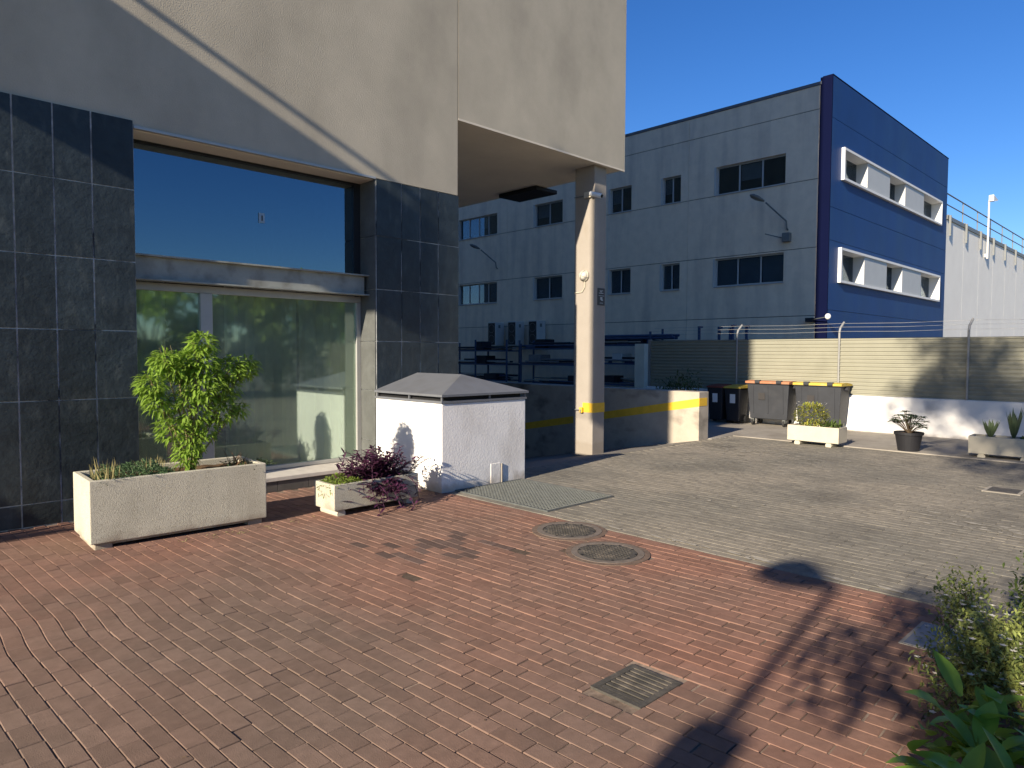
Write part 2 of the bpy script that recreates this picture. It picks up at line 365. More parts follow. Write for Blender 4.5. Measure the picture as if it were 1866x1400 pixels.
# ================================================================== GROUND
# ramp opening: x 6.69..12.13, y 7.15..
g = MB()
zg = -0.055
for (a, b, c, d) in ((-300, 6.69, -300, 300), (12.13, 400, -300, 300), (6.69, 12.13, -300, 7.15), (6.69, 12.13, 40, 300)):
    g.quad((a, c, zg), (b, c, zg), (b, d, zg), (a, d, zg))
struct(g.build('ground', 'ground'))
rp = MB(); sl = -0.183
rp.quad((6.69, 7.15, -0.004), (12.13, 7.15, -0.004), (12.13, 20.15, -0.004+sl*13), (6.69, 20.15, -0.004+sl*13))
rp.quad((6.69, 20.15, -0.004+sl*13), (12.13, 20.15, -0.004+sl*13), (12.13, 41, -0.004+sl*13), (6.69, 41, -0.004+sl*13))
struct(rp.build('ramp', 'rampc'))
pv = MB()
pv.box(13.35, 16.2, -8, 7.05, -0.05, 0.014); pv.box(12.5, 16.2, 7.05, 16, -0.05, 0.013)
struct(pv.build('pavement', 'concrete', bevel=0.012))

def brick_mesh(name, L, W, seed, m, ch=0.0032):
    r = random.Random(seed)
    bm = MB()
    def ring(ix, z, jit):
        return [(sx*(W/2-ix)+r.uniform(-jit, jit), sy*(L/2-ix)+r.uniform(-jit, jit), z) for sx, sy in ((-1, -1), (1, -1), (1, 1), (-1, 1))]
    lo = ring(0, -0.045, 0.0006); mi = ring(0, -ch, 0.0012); hi = ring(ch, 0, 0.0012)
    bm.v = lo+mi+hi
    for i in range(4):
        j = (i+1) % 4
        bm.f.append((i, j, 4+j, 4+i)); bm.f.append((4+i, 4+j, 8+j, 8+i))
    bm.f.append((8, 9, 10, 11))
    me = bpy.data.meshes.new(name); me.from_pydata(bm.v, [], bm.f); me.update(); me.materials.append(M[m])
    return me

def cut_rects(x, y, L, W, rects):
    # returns list of (y, length) pieces left after the frames are taken out
    seg = [(y-L/2, y+L/2)]
    for a, b, c, d in rects:
        if not (a-W/2 < x < b+W/2): continue
        out = []
        for p, q in seg:
            if q <= c or p >= d: out.append((p, q)); continue
            if p < c: out.append((p, c))
            if q > d: out.append((d, q))
        seg = out
    return [((p+q)/2, q-p) for p, q in seg if q-p > 0.035]

def pave(parent, name, placements, m, L, W, individual, stuffname):
    """placements: (x,y,rot,tilt,z,scale_y). nearest ones become objects, the rest one mesh"""
    protos = [brick_mesh(name, L, W, 100+i, m, 0.0034 if m != 'graypaver' else 0.0022) for i in range(8)]
    placements.sort(key=lambda p: p[6])
    rest = MB()
    for i, (x, y, rz, tx, z, sy, key) in enumerate(placements):
        me = protos[i % 8]
        mtx = Matrix.Translation((x, y, z)) @ Matrix.Rotation(rz, 4, 'Z') @ Matrix.Rotation(tx, 4, 'X') @ Matrix.Rotation(tx*0.7, 4, 'Y') @ Matrix.Diagonal((1, sy, 1, 1))
        if i < individual and key < 1e5:
            o = bpy.data.objects.new(name, me); COL.objects.link(o); o.parent = parent
            o.matrix_local = mtx
        else:
            n = len(rest.v)
            for v in me.vertices: rest.v.append(tuple(mtx @ v.co))
            for p in me.polygons: rest.f.append(tuple(n+k for k in p.vertices))
    return rest.build(stuffname, m, parent, kind='stuff')

def view_key(x, y):
    v = Vector((x, y, -1.7)); z = v.dot(fw)
    if z < 0.3: return 2e5
    px = v.dot(r2)/z*1261+933; py = v.dot(d2)/z*1261+700
    if -20 < px < 1890 and py < 1420: return z
    return 1e5 + z

holes_circ = [(4.675, 3.598, 0.30), (5.0, 4.31, 0.30)]
holes_rect = [(2.70, 3.09, 1.875, 2.20), (4.45, 4.92, 0.93, 1.27)]
def blocked(x, y, rects=holes_rect, circs=holes_circ):
    for cx, cy, rr in circs:
        if (x-cx)**2+(y-cy)**2 < (rr+0.015)**2: return True
    return False

bed = MB(); bed.quad((-3, -3, -0.0065), (5.27, -3, -0.0065), (5.27, 8.02, -0.0065), (-3, 8.02, -0.0065))
brick_paving = struct(bed.build('brick_paving', 'joint'))
PW, PL = 0.0985, 0.2025
pl = []; pl_dark = []
def sstep(a, b, t):
    t = min(1, max(0, (t-a)/(b-a))); return t*t*(3-2*t)
for i in range(-26, 62):
    off = 0.5*(i % 2) + R.uniform(-0.04, 0.04)
    for j in range(-16, 42):
        y = (j+off)*PL + R.uniform(-0.004, 0.004)
        yl = y + 0.02*math.sin(i*0.37)
        shift = 0.045*(4.0-y) + 0.04*sstep(4.56, 5.2, yl) + 0.014*mnoise.noise((i*0.07, y*0.7, 3.1))
        x = i*PW + shift - 0.25
        if not (-1.2 < x < 5.215 and -1.2 < y < 7.92): continue
        if blocked(x, y): continue
        slope = -(0.045) + (0.04)*(sstep(4.56, 5.2, yl+0.05)-sstep(4.56, 5.2, yl-0.05))/0.1
        rz = -slope + R.gauss(0, 0.006)
        # keep the sense: moving +y changes x by 'slope'
        z = 0.004*mnoise.noise((x*1.7, y*1.7, 0.3)) + R.gauss(0, 0.0009)
        if R.random() < 0.012: z += R.uniform(-0.006, 0.004)
        seam = abs(yl-4.88) < 0.13
        tx = R.gauss(0, 0.004)
        sy = (PL-0.005)/PL
        key = view_key(x, y)
        pieces = cut_rects(x, y, PL*sy, PW, [(2.722, 3.068, 1.885, 2.185), (4.455, 4.915, 0.935, 1.265)])
        if len(pieces) != 1 or pieces[0][1] < PL*sy-0.001:
            for yy, ln in pieces: pl.append((x, yy, rz*0.2, tx, min(z, 0.002), (ln-0.003)/PL, key))
            continue
        rec = (x, y, rz, tx, z, sy, key)
        if (3.0 < x < 4.3 and 4.35 < y + 0.35*(x-3.6) < 5.2 and R.random() < 0.34): pl_dark.append(rec)
        else: pl.append(rec)
pave(brick_paving, 'brick', pl, 'brick', PL, PW-0.0045, 270, 'brick_field')
pave(brick_paving, 'dark_brick', pl_dark, 'brick_dark', PL, PW-0.0045, 30, 'dark_brick_field')
# soldier course along the edge of the red paving
edge = MB()
y = -1.2
protoe = brick_mesh('edge_brick', PL, PW-0.006, 55, 'brick')
while y < 6.45:
    if not blocked(5.235, y, [], holes_circ):
        mtx = Matrix.Translation((5.245, y, R.gauss(0, 0.001))) @ Matrix.Rotation(R.gauss(0, 0.01), 4, 'Z')
        o = bpy.data.objects.new('edge_brick', protoe); COL.objects.link(o); o.parent = brick_paving; o.matrix_local = mtx
    y += PL+0.004

bed2 = MB()
bed2.quad((5.272, -8, -0.0045), (13.35, -8, -0.0045), (13.35, 7.15, -0.0045), (5.272, 7.15, -0.0045))
grey_paving = struct(bed2.build('grey_paving', 'grayjoint'))
pg = []
GR = [(5.42, 6.60, 4.98, 6.545), (5.2, 6.7, 6.5, 8.1)]
for i in range(0, 81):
    off = 0.5*(i % 2)
    for j in range(-20, 38):
        y = (j+off)*PL + R.uniform(-0.003, 0.003); x = 5.365 + i*0.0995
        if x > 13.32 or y > 7.08 or y < -3.8: continue
        if any(a-0.03 < x < b+0.03 and c-0.08 < y < d+0.08 for a, b, c, d in GR): continue
        if blocked(x, y, [], holes_circ) or (10.25 < x < 10.7 and 1.6 < y < 2.07): continue
        z = 0.003*mnoise.noise((x*0.9, y*0.9, 7.3)) + R.gauss(0, 0.0006)
        pg.append((x, y, R.gauss(0, 0.005), R.gauss(0, 0.004), z, 0.985, view_key(x, y)))
pave(grey_paving, 'grey_block', pg, 'graypaver', PL, 0.0965, 300, 'grey_block_field')

# ================================================================== OFFICE BUILDING (left)
ob = empty('office_building', (4.2, 8.0, 0), 'beige rendered building with dark slate ground floor and overhanging upper storeys', 'building')
OX, OY = 4.2, 8.0
def OB(mb, name, m, parent=ob, **k):
    mb.v = [(x-OX, y-OY, z) for x, y, z in mb.v]
    return mb.build(name, m, parent, **k)
ZS = 5.172
OB(MB().box(-16, 6.683, 8.0, 46, 4.04, 20.5), 'upper_wall', 'stucco')
oh = OB(MB().box(6.699, 10.79, 8.0, 46, ZS, 20.5), 'overhang', 'stucco')
OB(MB().box(6.675, 6.70, 8.02, 45, ZS+0.003, 20.4), 'wall_joint', 'room', oh)
so = MB().box(6.72, 10.74, 8.07, 45, ZS-0.012, ZS-0.002)
OB(so, 'soffit', 'soffit', oh)
OB(MB().box(6.699, 10.792, 7.998, 8.03, ZS-0.03, ZS-0.001), 'drip_edge', 'soffit', oh)
OB(MB().box(10.42, 11.06, 9.95, 11.08, ZS-0.10, ZS-0.02), 'shutter_housing', 'black', oh, bevel=0.01)
# slate clad walls
def slate_wall(name, x0, x1, z1, xs, zs, yf, seed, xback=None):
    w = MB().box(x0, x1, yf+0.0085, 46 if xback is None else xback, -0.05 if x1 < 6 else -2.6, zs[-1]-0.004)
    wall = OB(w, name, 'grout')
    r = random.Random(seed)
    for a, b in zip(xs[:-1], xs[1:]):
        for c, d in zip(zs[:-1], zs[1:]):
            gx = 0.0075; gz = 0.006
            mb = MB(); y0 = yf + r.uniform(-0.002, 0.002)
            A = [(a+gx, y0+r.uniform(-.0015, .0015), c+gz), (b-gx, y0+r.uniform(-.0015, .0015), c+gz), (b-gx, y0+r.uniform(-.0015, .0015), d-gz), (a+gx, y0+r.uniform(-.0015, .0015), d-gz)]
            B = [(p[0], yf+0.0082, p[2]) for p in A]
            mb.prism([B[3], B[2], B[1], B[0]], [A[3], A[2], A[1], A[0]])
            OB(mb, 'slate_tile', 'slate', wall)
    return wall
slate_wall('slate_wall', -16, 2.286, 4.11, [-1.37, -1.043, -0.716, -0.39, -0.06, 0.266, 0.592, 0.919, 1.246, 1.571, 1.899, 2.289], [0.0, 0.224, 1.217, 1.914, 2.632, 3.38, 4.10], 7.972, 3)
sw2 = slate_wall('slate_wall', 5.249, 6.69, 4.03, [5.247, 5.659, 5.979, 6.305, 6.692], [0.0, 0.5, 1.19, 1.855, 2.555, 3.27, 4.028], 7.976, 5)
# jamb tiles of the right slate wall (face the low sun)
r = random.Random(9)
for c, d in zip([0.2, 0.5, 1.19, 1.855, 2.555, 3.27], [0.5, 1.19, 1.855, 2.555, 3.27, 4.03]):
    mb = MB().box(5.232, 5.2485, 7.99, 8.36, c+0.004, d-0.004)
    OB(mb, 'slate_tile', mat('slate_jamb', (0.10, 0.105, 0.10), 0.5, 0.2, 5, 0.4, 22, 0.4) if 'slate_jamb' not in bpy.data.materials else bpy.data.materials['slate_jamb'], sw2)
# base course and sill under the window
bc = OB(MB().box(2.289, 5.249, 8.02, 8.35, -0.05, 0.125), 'window_base', 'grout')
xs = [2.295, 2.62, 3.02, 3.42, 3.83, 4.24, 4.65, 5.06, 5.24]
for a, b in zip(xs[:-1], xs[1:]):
    OB(MB().box(a+0.003, b-0.003, 7.996, 8.019, 0.0, 0.122), 'slate_tile', mat('slate_base', (0.085, 0.08, 0.075), 0.6, 0.2, 5, 0.4, 22, 0.4) if 'slate_base' not in bpy.data.materials else bpy.data.materials['slate_base'], bc)
sil = MB()
sil.prism([(2.292, 7.975, 0.128), (5.246, 7.975, 0.128), (5.246, 8.34, 0.128), (2.292, 8.34, 0.128)], [(2.292, 7.975, 0.18), (5.246, 7.975, 0.18), (5.246, 8.34, 0.21), (2.292, 8.34, 0.21)])
OB(sil, 'window_sill', 'sillstone', bevel=0.006)
OB(MB().box(2.292, 5.246, 7.978, 8.03, 4.022, 4.050), 'lintel_trim', 'alu')
OB(MB().box(2.292, 5.246, 8.032, 8.36, 4.012, 4.038), 'lintel_soffit', 'soffit')
# steel beam across the opening
bmm = MB()
bmm.box(2.292, 5.231, 8.12, 8.28, 2.735, 2.752); bmm.box(2.292, 5.231, 8.12, 8.28, 2.475, 2.492); bmm.box(2.292, 5.19, 8.185, 8.215, 2.493, 2.734)
OB(bmm, 'steel_beam', 'steel_paint')
# glazing
up = OB(MB().box(2.292, 5.246, 8.345, 8.42, 2.70, 2.745).box(2.292, 5.246, 8.345, 8.42, 3.985, 4.011).box(5.135, 5.231, 8.345, 8.42, 2.746, 3.984), 'upper_window_frame', 'darkframe')
OB(MB().box(2.292, 5.134, 8.372, 8.384, 2.746, 3.984), 'pane', 'glass', up)
lo = OB(MB().box(2.292, 5.231, 8.34, 8.42, 2.385, 2.47).box(2.292, 5.231, 8.34, 8.42, 0.212, 0.262).box(3.07, 3.208, 8.33, 8.43, 0.263, 2.384).box(5.165, 5.231, 8.34, 8.42, 0.263, 2.384), 'lower_window_frame', 'alu', bevel=0.004)
OB(MB().box(2.292, 3.069, 8.372, 8.384, 0.263, 2.384), 'pane', 'glass_low', lo)
OB(MB().box(3.209, 5.164, 8.374, 8.386, 0.263, 2.384), 'pane', 'glass_low', lo)
OB(MB().box(3.80, 3.875, 8.362, 8.368, 3.30, 3.42), 'sticker', mat('sticker', (0.30, 0.42, 0.52), 0.6, 0.02, 30), up)
OB(MB().box(3.832, 3.846, 8.3585, 8.3615, 3.325, 3.39), 'sticker_mark', 'black', up)
def curtain(x0, x1, z0, z1):
    mb = MB(); n = int((x1-x0)/0.03)
    for i in range(n):
        xa = x0+(x1-x0)*i/n; xb = x0+(x1-x0)*(i+1)/n
        ya = 8.50+0.045*math.sin(xa*30)+0.02*math.sin(xa*53); yb = 8.50+0.045*math.sin(xb*30)+0.02*math.sin(xb*53)
        mb.quad((xa, ya, z0), (xb, yb, z0), (xb, yb, z1), (xa, ya, z1))
    return OB(mb, 'curtain', 'curtain', smooth=True)
curtain(3.42, 4.33, 0.24, 2.5); curtain(4.36, 5.24, 0.24, 2.5); curtain(2.3, 2.75, 0.24, 2.5)
OB(MB().box(2.2, 5.3, 11.8, 12.0, 0, 4.03), 'back_wall', 'room')
OB(MB().box(2.292, 5.246, 8.43, 11.8, -0.04, 0.05), 'room_floor', 'room')
# column carrying the overhang
col = MB().prism([(10.05, 8.12, -0.5), (10.40, 8.12, -0.5), (10.40, 8.59, -0.5), (10.05, 8.59, -0.5)], [(10.05, 8.12, ZS-0.013), (10.40, 8.12, ZS-0.013), (10.40, 8.59, ZS-0.013), (10.05, 8.59, ZS-0.013)])
colo = OB(col, 'column', 'pillar', bevel=0.012)
OB(MB().box(10.047, 10.403, 8.117, 8.36, 0.60, 0.78), 'yellow_stripe', 'yellow', colo)
# concrete fin and rail added out of view to cast the facade's shadow band
can = OB(MB().box(-1.72, -1.5, 6.70, 7.999, 5.135, 6.77), 'shadow_fin', 'stucco')
OB(MB().tube([(-1.55, 6.72, 6.985), (-1.55, 7.99, 6.985)], 0.04).tube([(-1.55, 6.74, 6.77), (-1.55, 6.74, 6.98)], 0.02), 'fin_rail', 'galv', can)
OB(MB().box(-1.68, -1.54, 5.55, 6.27, 5.30, 7.15).box(-1.68, -1.54, 5.24, 6.27, 7.152, 9.6).box(-1.615, -1.60, 6.27, 6.71, 5.38, 5.395), 'shade_caster', 'zinc', can)  # invented unseen box and bracket, shaped to shade the ramp wall and fence

# bulkhead lamp, camera, plaque, socket on the column
t = empty('bulkhead_lamp', (10.05, 8.33, 3.15), 'round glass bulkhead lamp with cage ring high on the column', 'wall lamp')
MB().lathe([(0.0, 0), (0.10, 0), (0.105, -0.03), (0.09, -0.045)], 24, axis='x').build('base', 'cream', t)
MB().lathe([(0.088, -0.04), (0.085, -0.07), (0.06, -0.105), (0.03, -0.118), (0.001, -0.12)], 24, axis='x').build('globe', 'lampglass', t, smooth=True)
gu = MB()
for a in (0.4, 0.4+math.pi/2):
    pts = [(-0.045-0.085*math.sin(math.pi*k/8), math.cos(a)*0.1*math.cos(math.pi*k/8), math.sin(a)*0.1*math.cos(math.pi*k/8)) for k in range(9)]
    gu.tube(pts, 0.005, 6)
gu.build('guard', 'cream', t)
MB().tube([(-0.012, 0.0, -0.1), (-0.012, 0.0, -0.22), (-0.012, 0.06, -0.30), (-0.012, 0.26, -0.31)], 0.01, 8).build('conduit', 'cream', t)
t = empty('security_camera', (10.05, 8.12, 4.55), 'small white security camera on a bracket at the column corner', 'camera')
MB().box(-0.045, 0.02, 0.06, 0.22, 0.02, 0.13).build('junction_box', 'cream', t, bevel=0.005)
MB().cyl((-0.02, 0.1, 0.06), (-0.06, -0.06, 0.05), 0.014, 0.014, 8).build('bracket', 'whiteframe', t)
MB().cyl((-0.10, 0.03, 0.075), (-0.02, -0.17, 0.01), 0.042, 0.042, 14).build('body', 'whiteframe', t, smooth=False)
MB().cyl((-0.0205, -0.168, 0.0105), (-0.012, -0.19, 0.003), 0.03, 0.028, 14).build('lens', 'black', t)
MB().tube([(-0.012, 0.22, 0.075), (-0.012, 0.47, 0.075)], 0.01, 8).build('conduit', 'lampgrey', t)
t = empty('wall_plaque', (10.16, 8.12, 2.62), 'dark rectangular plaque with pale markings on the front of the column', 'sign')
MB().box(0, 0.205, -0.012, -0.001, -0.02, 0.30).build('plate', 'plaque', t, bevel=0.002)
mk = MB()
for (a, b, c, d) in ((0.02, 0.185, 0.155, 0.163), (0.07, 0.13, 0.085, 0.135), (0.09, 0.15, 0.07, 0.09), (0.05, 0.15, 0.02, 0.028), (0.03, 0.16, 0.20, 0.212), (0.06, 0.12, 0.225, 0.24), (0.05, 0.15, 0.25, 0.258)):
    mk.box(a, b, -0.0145, -0.0122, c, d)
mk.build('marking', 'grayframe', t)
t = empty('wall_socket', (10.05, 8.40, 0.64), 'small yellowed socket box with cable on the column stripe', 'socket')
MB().box(-0.06, 0.0, -0.07, 0.0, -0.05, 0.05).build('box', 'yellow', t, bevel=0.006)
MB().box(-0.064, -0.0605, -0.05, -0.02, -0.045, 0.02).build('cover', 'lampgrey', t)
MB().tube([(-0.03, 0.0, 0.0), (-0.03, 0.18, 0.0)], 0.012, 8).build('cable', 'lampgrey', t)

# ================================================================== WHITE MASONRY BOX
t = empty('utility_housing', (5.95, 7.27, 0), 'white rendered masonry box with hipped grey metal roof beside the slate wall', 'housing')
BX0, BX1, BY0, BY1 = 5.225-5.95, 6.667-5.95, 6.545-7.27, 7.968-7.27
MB().box(BX0, BX1, BY0, BY1, -0.05, 1.085).build('wall', 'white', t, bevel=0.012)
fr = MB(); e = 0.012
fr.box(BX0-e, BX1+e, BY0-e, BY1, 1.087, 1.115)
fr.build('sill_frame', 'zinc', t)
MB().box(BX0+0.05, BX1-0.05, BY0+0.05, BY1, 1.114, 1.165).build('vent_slot', 'black', t)
for (x, y) in ((BX0, BY0), (BX1-0.02, BY0), (BX0, BY0+0.66), (BX0, BY1-0.04), (BX0+0.78, BY0), (BX1-0.02, BY0+0.66)):
    MB().box(x, x+0.02, y, y+0.02, 1.115, 1.166).build('post', 'zinc', t)
rf = MB(); x0, x1, y0, y1, zE, zR = BX0-0.02, BX1+0.03, BY0-0.03, BY1+0.003, 1.195, 1.42
rx, ry = -0.03, -0.27
A = (x0, y0, zE); B = (x1, y0, zE); C = (x1, y1, zE); D = (x0, y1, zE); P = (rx, ry, zR); Q = (rx, y1, zR)
rf.tri(A, B, P).quad(B, C, Q, P).quad(D, A, P, Q)
a2, b2, c2, dd2 = [(p[0], p[1], zE-0.028) for p in (A, B, C, D)]
rf.quad(a2, b2, B, A).quad(b2, c2, C, B).quad(dd2, a2, A, D).quad(a2, dd2, c2, b2)
rf.build('roof', 'zinc', t)
MB().box(0.08, 0.25, BY0-0.006, BY0+0.01, 0.0, 0.27).build('patch', 'white', t, bevel=0.004)
MB().box(0.262, 0.275, BY0-0.02, BY0-0.001, 0.01, 0.26).build('edge_strip', 'concrete', t)

# ================================================================== LOW RAMP WALL
t = empty('ramp_wall', (12.31, 7.126, 0), 'low rendered wall with sloping yellow stripe along the garage ramp', 'wall')
MB().box(-0.18, 0.18, 0, 33, -2.5, 0.955).build('wall', 'lowwall', t, bevel=0.01)
st = MB()
st.prism([(-0.183, -0.003, 0.671), (-0.18, -0.003, 0.671), (-0.18, 14, 0.671-14*0.176), (-0.183, 14, 0.671-14*0.176)], [(-0.183, -0.003, 0.834), (-0.18, -0.003, 0.834), (-0.18, 14, 0.834-14*0.176), (-0.183, 14, 0.834-14*0.176)])
st.build('yellow_stripe', 'yellow', t)
MB().box(-0.18, 0.12, -0.004, -0.0005, 0.675, 0.836).build('yellow_stripe', 'yellow', t)

# ================================================================== PLANTERS
def trough(L, D, z0, z1, m, wall=0.05, lip=0.0):
    """long axis x, origin at the centre of the base"""
    mb = MB(); tp = 0.0
    o0 = [(-L/2, -D/2, z0), (L/2, -D/2, z0), (L/2, D/2, z0), (-L/2, D/2, z0)]
    o1 = [(p[0], p[1], z1) for p in o0]
    i1 = [(math.copysign(L/2-wall, p[0]), math.copysign(D/2-wall, p[1]), z1) for p in o0]
    i0 = [(p[0], p[1], z1-0.09) for p in i1]
    mb.v = o0+o1+i1+i0
    for k in range(4):
        j = (k+1) % 4
        mb.f += [(k, j, 4+j, 4+k), (4+k, 4+j, 8+j, 8+k), (8+k, 8+j, 12+j, 12+k)]
    mb.f += [(3, 2, 1, 0), (12, 13, 14, 15)]
    return mb
def soilmesh(L, D, z, seed):
    mb = MB(); nx, ny = int(L/0.05)+1, int(D/0.05)+1
    for i in range(nx+1):
        for j in range(ny+1):
            x = -L/2+L*i/nx; y = -D/2+D*j/ny
            mb.v.append((x, y, z+0.02*mnoise.noise((x*7+seed, y*7, 1.0))))
    for i in range(nx):
        for j in range(ny):
            a = i*(ny+1)+j; mb.f.append((a, a+ny+1, a+ny+2, a+1))
    return mb
PC1 = Vector((1.525+0.76, 6.62+0.32, 0))
p1 = empty('planter', PC1, 'largest grey aggregate concrete planter holding the leafy green tree', 'planter', rz=math.radians(-2.0))
trough(1.53, 0.66, 0.055, 0.60, 'agg').build('trough', 'agg', p1, bevel=0.008)
MB().box(-0.72, 0.72, -0.285, 0.285, 0.03, 0.06).build('base', 'agg', p1)
for sx in (-1, 1):
    MB().box(sx*0.66-0.07, sx*0.66+0.07, -0.30, 0.30, -0.01, 0.056).build('foot', 'agg', p1, bevel=0.01)
soilmesh(1.44, 0.57, 0.545, 1).build('soil', 'soil', p1, smooth=True)
PC2 = Vector((4.17, 6.52, 0))
p2 = empty('planter', PC2, 'small grey aggregate planter overflowing with purple leaves', 'planter', rz=math.radians(1.0))
trough(1.08, 0.40, 0.065, 0.335, 'agg', 0.04).build('trough', 'agg', p2, bevel=0.006)
for sx in (-1, 1):
    f_ = MB().cyl((sx*0.44, -0.17, 0.022), (sx*0.44, 0.17, 0.022), 0.05, 0.05, 14); f_.build('foot', 'cream', p2, smooth=False)
soilmesh(1.01, 0.33, 0.30, 5).build('soil', 'soil', p2, smooth=True)
p3 = empty('planter', (13.22, 5.27, 0), 'cream planter with yellow variegated shrub in front of the bins', 'planter', rz=math.radians(90))
trough(0.95, 0.42, 0.075, 0.365, 'cream', 0.04).build('trough', 'cream', p3, bevel=0.008)
for sx in (-1, 1):
    MB().cyl((sx*0.29, -0.19, 0.03), (sx*0.29, 0.19, 0.03), 0.055, 0.055, 14).build('foot', 'cream', p3)
soilmesh(0.88, 0.35, 0.33, 3).build('soil', 'soil', p3, smooth=True)
p4 = dup(p3, (13.72, 2.42, 0), 'cream planter with agaves at the right edge by the white wall', math.radians(92))
pot = empty('flower_pot', (13.55, 3.80, 0), 'black tapered plastic pot with leafy plant before the white wall', 'pot')
MB().lathe([(0.001, 0.0), (0.165, 0.0), (0.215, 0.30), (0.235, 0.30), (0.237, 0.345), (0.215, 0.345), (0.205, 0.30), (0.001, 0.30)], 28).build('body', 'potblack', pot, smooth=False)
MB().lathe([(0.001, 0.315), (0.2, 0.315)], 20).build('soil', 'soil', pot)

# ================================================================== PLANTS
def stems(mb, base, tip, r0, r1, bow, n=4):
    base = Vector(base); tip = Vector(tip); pts = []
    for k in range(n+1):
        t_ = k/n; pts.append(base.lerp(tip, t_)+bow*math.sin(math.pi*t_))
    for k in range(n):
        mb.cyl(pts[k], pts[k+1], r0+(r1-r0)*k/n, r0+(r1-r0)*(k+1)/n, 6)
    return pts
# small leafy tree in the big planter
TB = Vector((2.42, 6.90, 0.545))
t = empty('small_tree', TB, 'bright green leafy young tree growing in the big planter', 'tree')
lobes = [((0.13, 0.0, 1.24), 0.115, 150), ((0.10, 0.03, 1.06), 0.17, 210), ((-0.10, 0.02, 1.02), 0.14, 170), ((-0.22, -0.02, 1.07), 0.10, 110), ((-0.33, 0.0, 0.86), 0.12, 140),
         ((-0.28, 0.0, 0.68), 0.10, 100), ((0.12, 0.0, 0.86), 0.20, 260), ((0.40, 0.0, 0.98), 0.14, 170), ((0.58, 0.02, 1.0), 0.10, 110), ((0.36, 0.05, 0.78), 0.14, 130),
         ((0.02, 0.0, 0.62), 0.19, 190), ((0.30, 0.0, 0.58), 0.13, 110), ((0.50, 0.03, 0.58), 0.07, 36), ((-0.15, 0.02, 0.44), 0.13, 120), ((0.0, -0.02, 0.30), 0.13, 130), ((0.14, 0.02, 0.40), 0.12, 90), ((-0.06, -0.04, 0.14), 0.09, 70)]
tw = MB(); items = []
r = random.Random(21)
for (c, rad, n) in lobes:
    c = Vector(c)
    b0 = Vector((r.uniform(-0.05, 0.05), r.uniform(-0.03, 0.03), 0 if c.z < 0.7 else r.uniform(0.1, 0.35)))
    pts = stems(tw, b0, c, 0.011, 0.004, Vector((0, r.uniform(-.04, .04), 0.02)))
    for k in range(4):
        v = rv(r); tip = c + v*rad*1.1 + Vector((0, 0, rad*0.4))
        stems(tw, pts[-2], tip, 0.004, 0.002, Vector((0, 0, 0.02)), 3)
    for k in range(int(n*1.9)):
        v = rv(r); v = v.normalized()*(v.length**0.6)
        p = c + Vector((v.x, v.y*1.3, v.z))*rad*0.95
        d = (Vector((v.x, v.y, v.z*0.4+0.1)) + rv(r)*0.7)
        d.z = d.z*0.6 - r.uniform(-0.2, 0.35)
        items.append((p, d, Vector((0, 0, 1)) + rv(r)*0.5, r.uniform(0.05, 0.095), r.uniform(0.018, 0.028), r.uniform(0.1, 0.6)))
for k in range(2):
    tw.cyl((k*0.05-0.02, 0, -0.02), (k*0.06-0.01, 0.0, 0.5), 0.016, 0.009, 8)
tw.build('trunk', 'leaf_dry', t)
leafmesh(items, 3).build('crown', 'leaf_peach', t)

def carpet(name, base, label, cat, L, D, h, n, m, lw=(0.02, 0.006), seed=1, extra=None, edge=0.75):
    t = empty(name, base, label, cat)
    r = random.Random(seed); items = []
    for k in range(n):
        x = r.uniform(-L/2, L/2); y = r.uniform(-D/2, D/2)
        q = max(0.15, 1-(abs(x)/(L/2))**3*edge-(abs(y)/(D/2))**4*0.4)
        top = h*q*(0.7+0.5*mnoise.noise((x*9+seed, y*9, 0.4)))
        z = top*(r.random()**0.45)
        d = Vector((r.gauss(0, 0.7), r.gauss(0, 0.7), r.uniform(0.1, 1.0)))
        items.append((Vector((x, y, z)), d, rv(r), r.uniform(0.7, 1.4)*lw[0], lw[1]*r.uniform(0.8, 1.3), r.uniform(0, 0.3)))
    leafmesh(items, 2).build('foliage', m, t)
    return t, r
t, r = carpet('succulent_carpet', Vector((1.92, 6.86, 0.55)), 'low blue green succulent carpet at the left end of the big planter', 'plant', 0.62, 0.46, 0.17, 3000, 'leaf_blue', (0.032, 0.008), 4)
stl = []
for k in range(60):
    x = r.uniform(-0.33, -0.10); y = r.uniform(-0.22, 0.2)
    stl.append((Vector((x, y, 0)), Vector((r.gauss(-0.15, 0.25), r.gauss(0, 0.2), 1)), rv(r), r.uniform(0.08, 0.2), 0.012, -0.1))
for k in range(25):
    x = r.uniform(0.0, 0.33); y = r.uniform(-0.2, 0.2)
    stl.append((Vector((x, y, 0.1)), Vector((r.gauss(0.1, 0.25), r.gauss(0, 0.2), 1)), rv(r), r.uniform(0.05, 0.1), 0.008, -0.1))
leafmesh(stl, 2).build('flower_stalk', 'leaf_dry', t, kind='stuff')
# dry grassy weed at the right end of the big planter
t = empty('dry_weed', (2.86, 6.83, 0.55), 'thin reddish dry weed at the right end of the big planter', 'plant')
r = random.Random(31); it = []
for k in range(26):
    a = r.uniform(0, 6.28)
    it.append((Vector((r.gauss(0, 0.05), r.gauss(0, 0.05), 0)), Vector((math.cos(a)*0.5, math.sin(a)*0.4, 1)), rv(r), r.uniform(0.1, 0.3), 0.008, r.uniform(0.1, 0.5)))
leafmesh(it, 5).build('blade', mat('weed', (0.22, 0.13, 0.07), 0.8, 0.3, 20, isl=0.4), t)
it = []
for k in range(260):
    it.append((Vector((r.uniform(-0.12, 0.3), r.gauss(0, 0.1), r.uniform(0, 0.05))), Vector((r.gauss(0, 1), r.gauss(0, 1), 0.4)), rv(r), 0.035, 0.012, 0.2))
leafmesh(it, 2).build('foliage', 'leaf_dark', t)
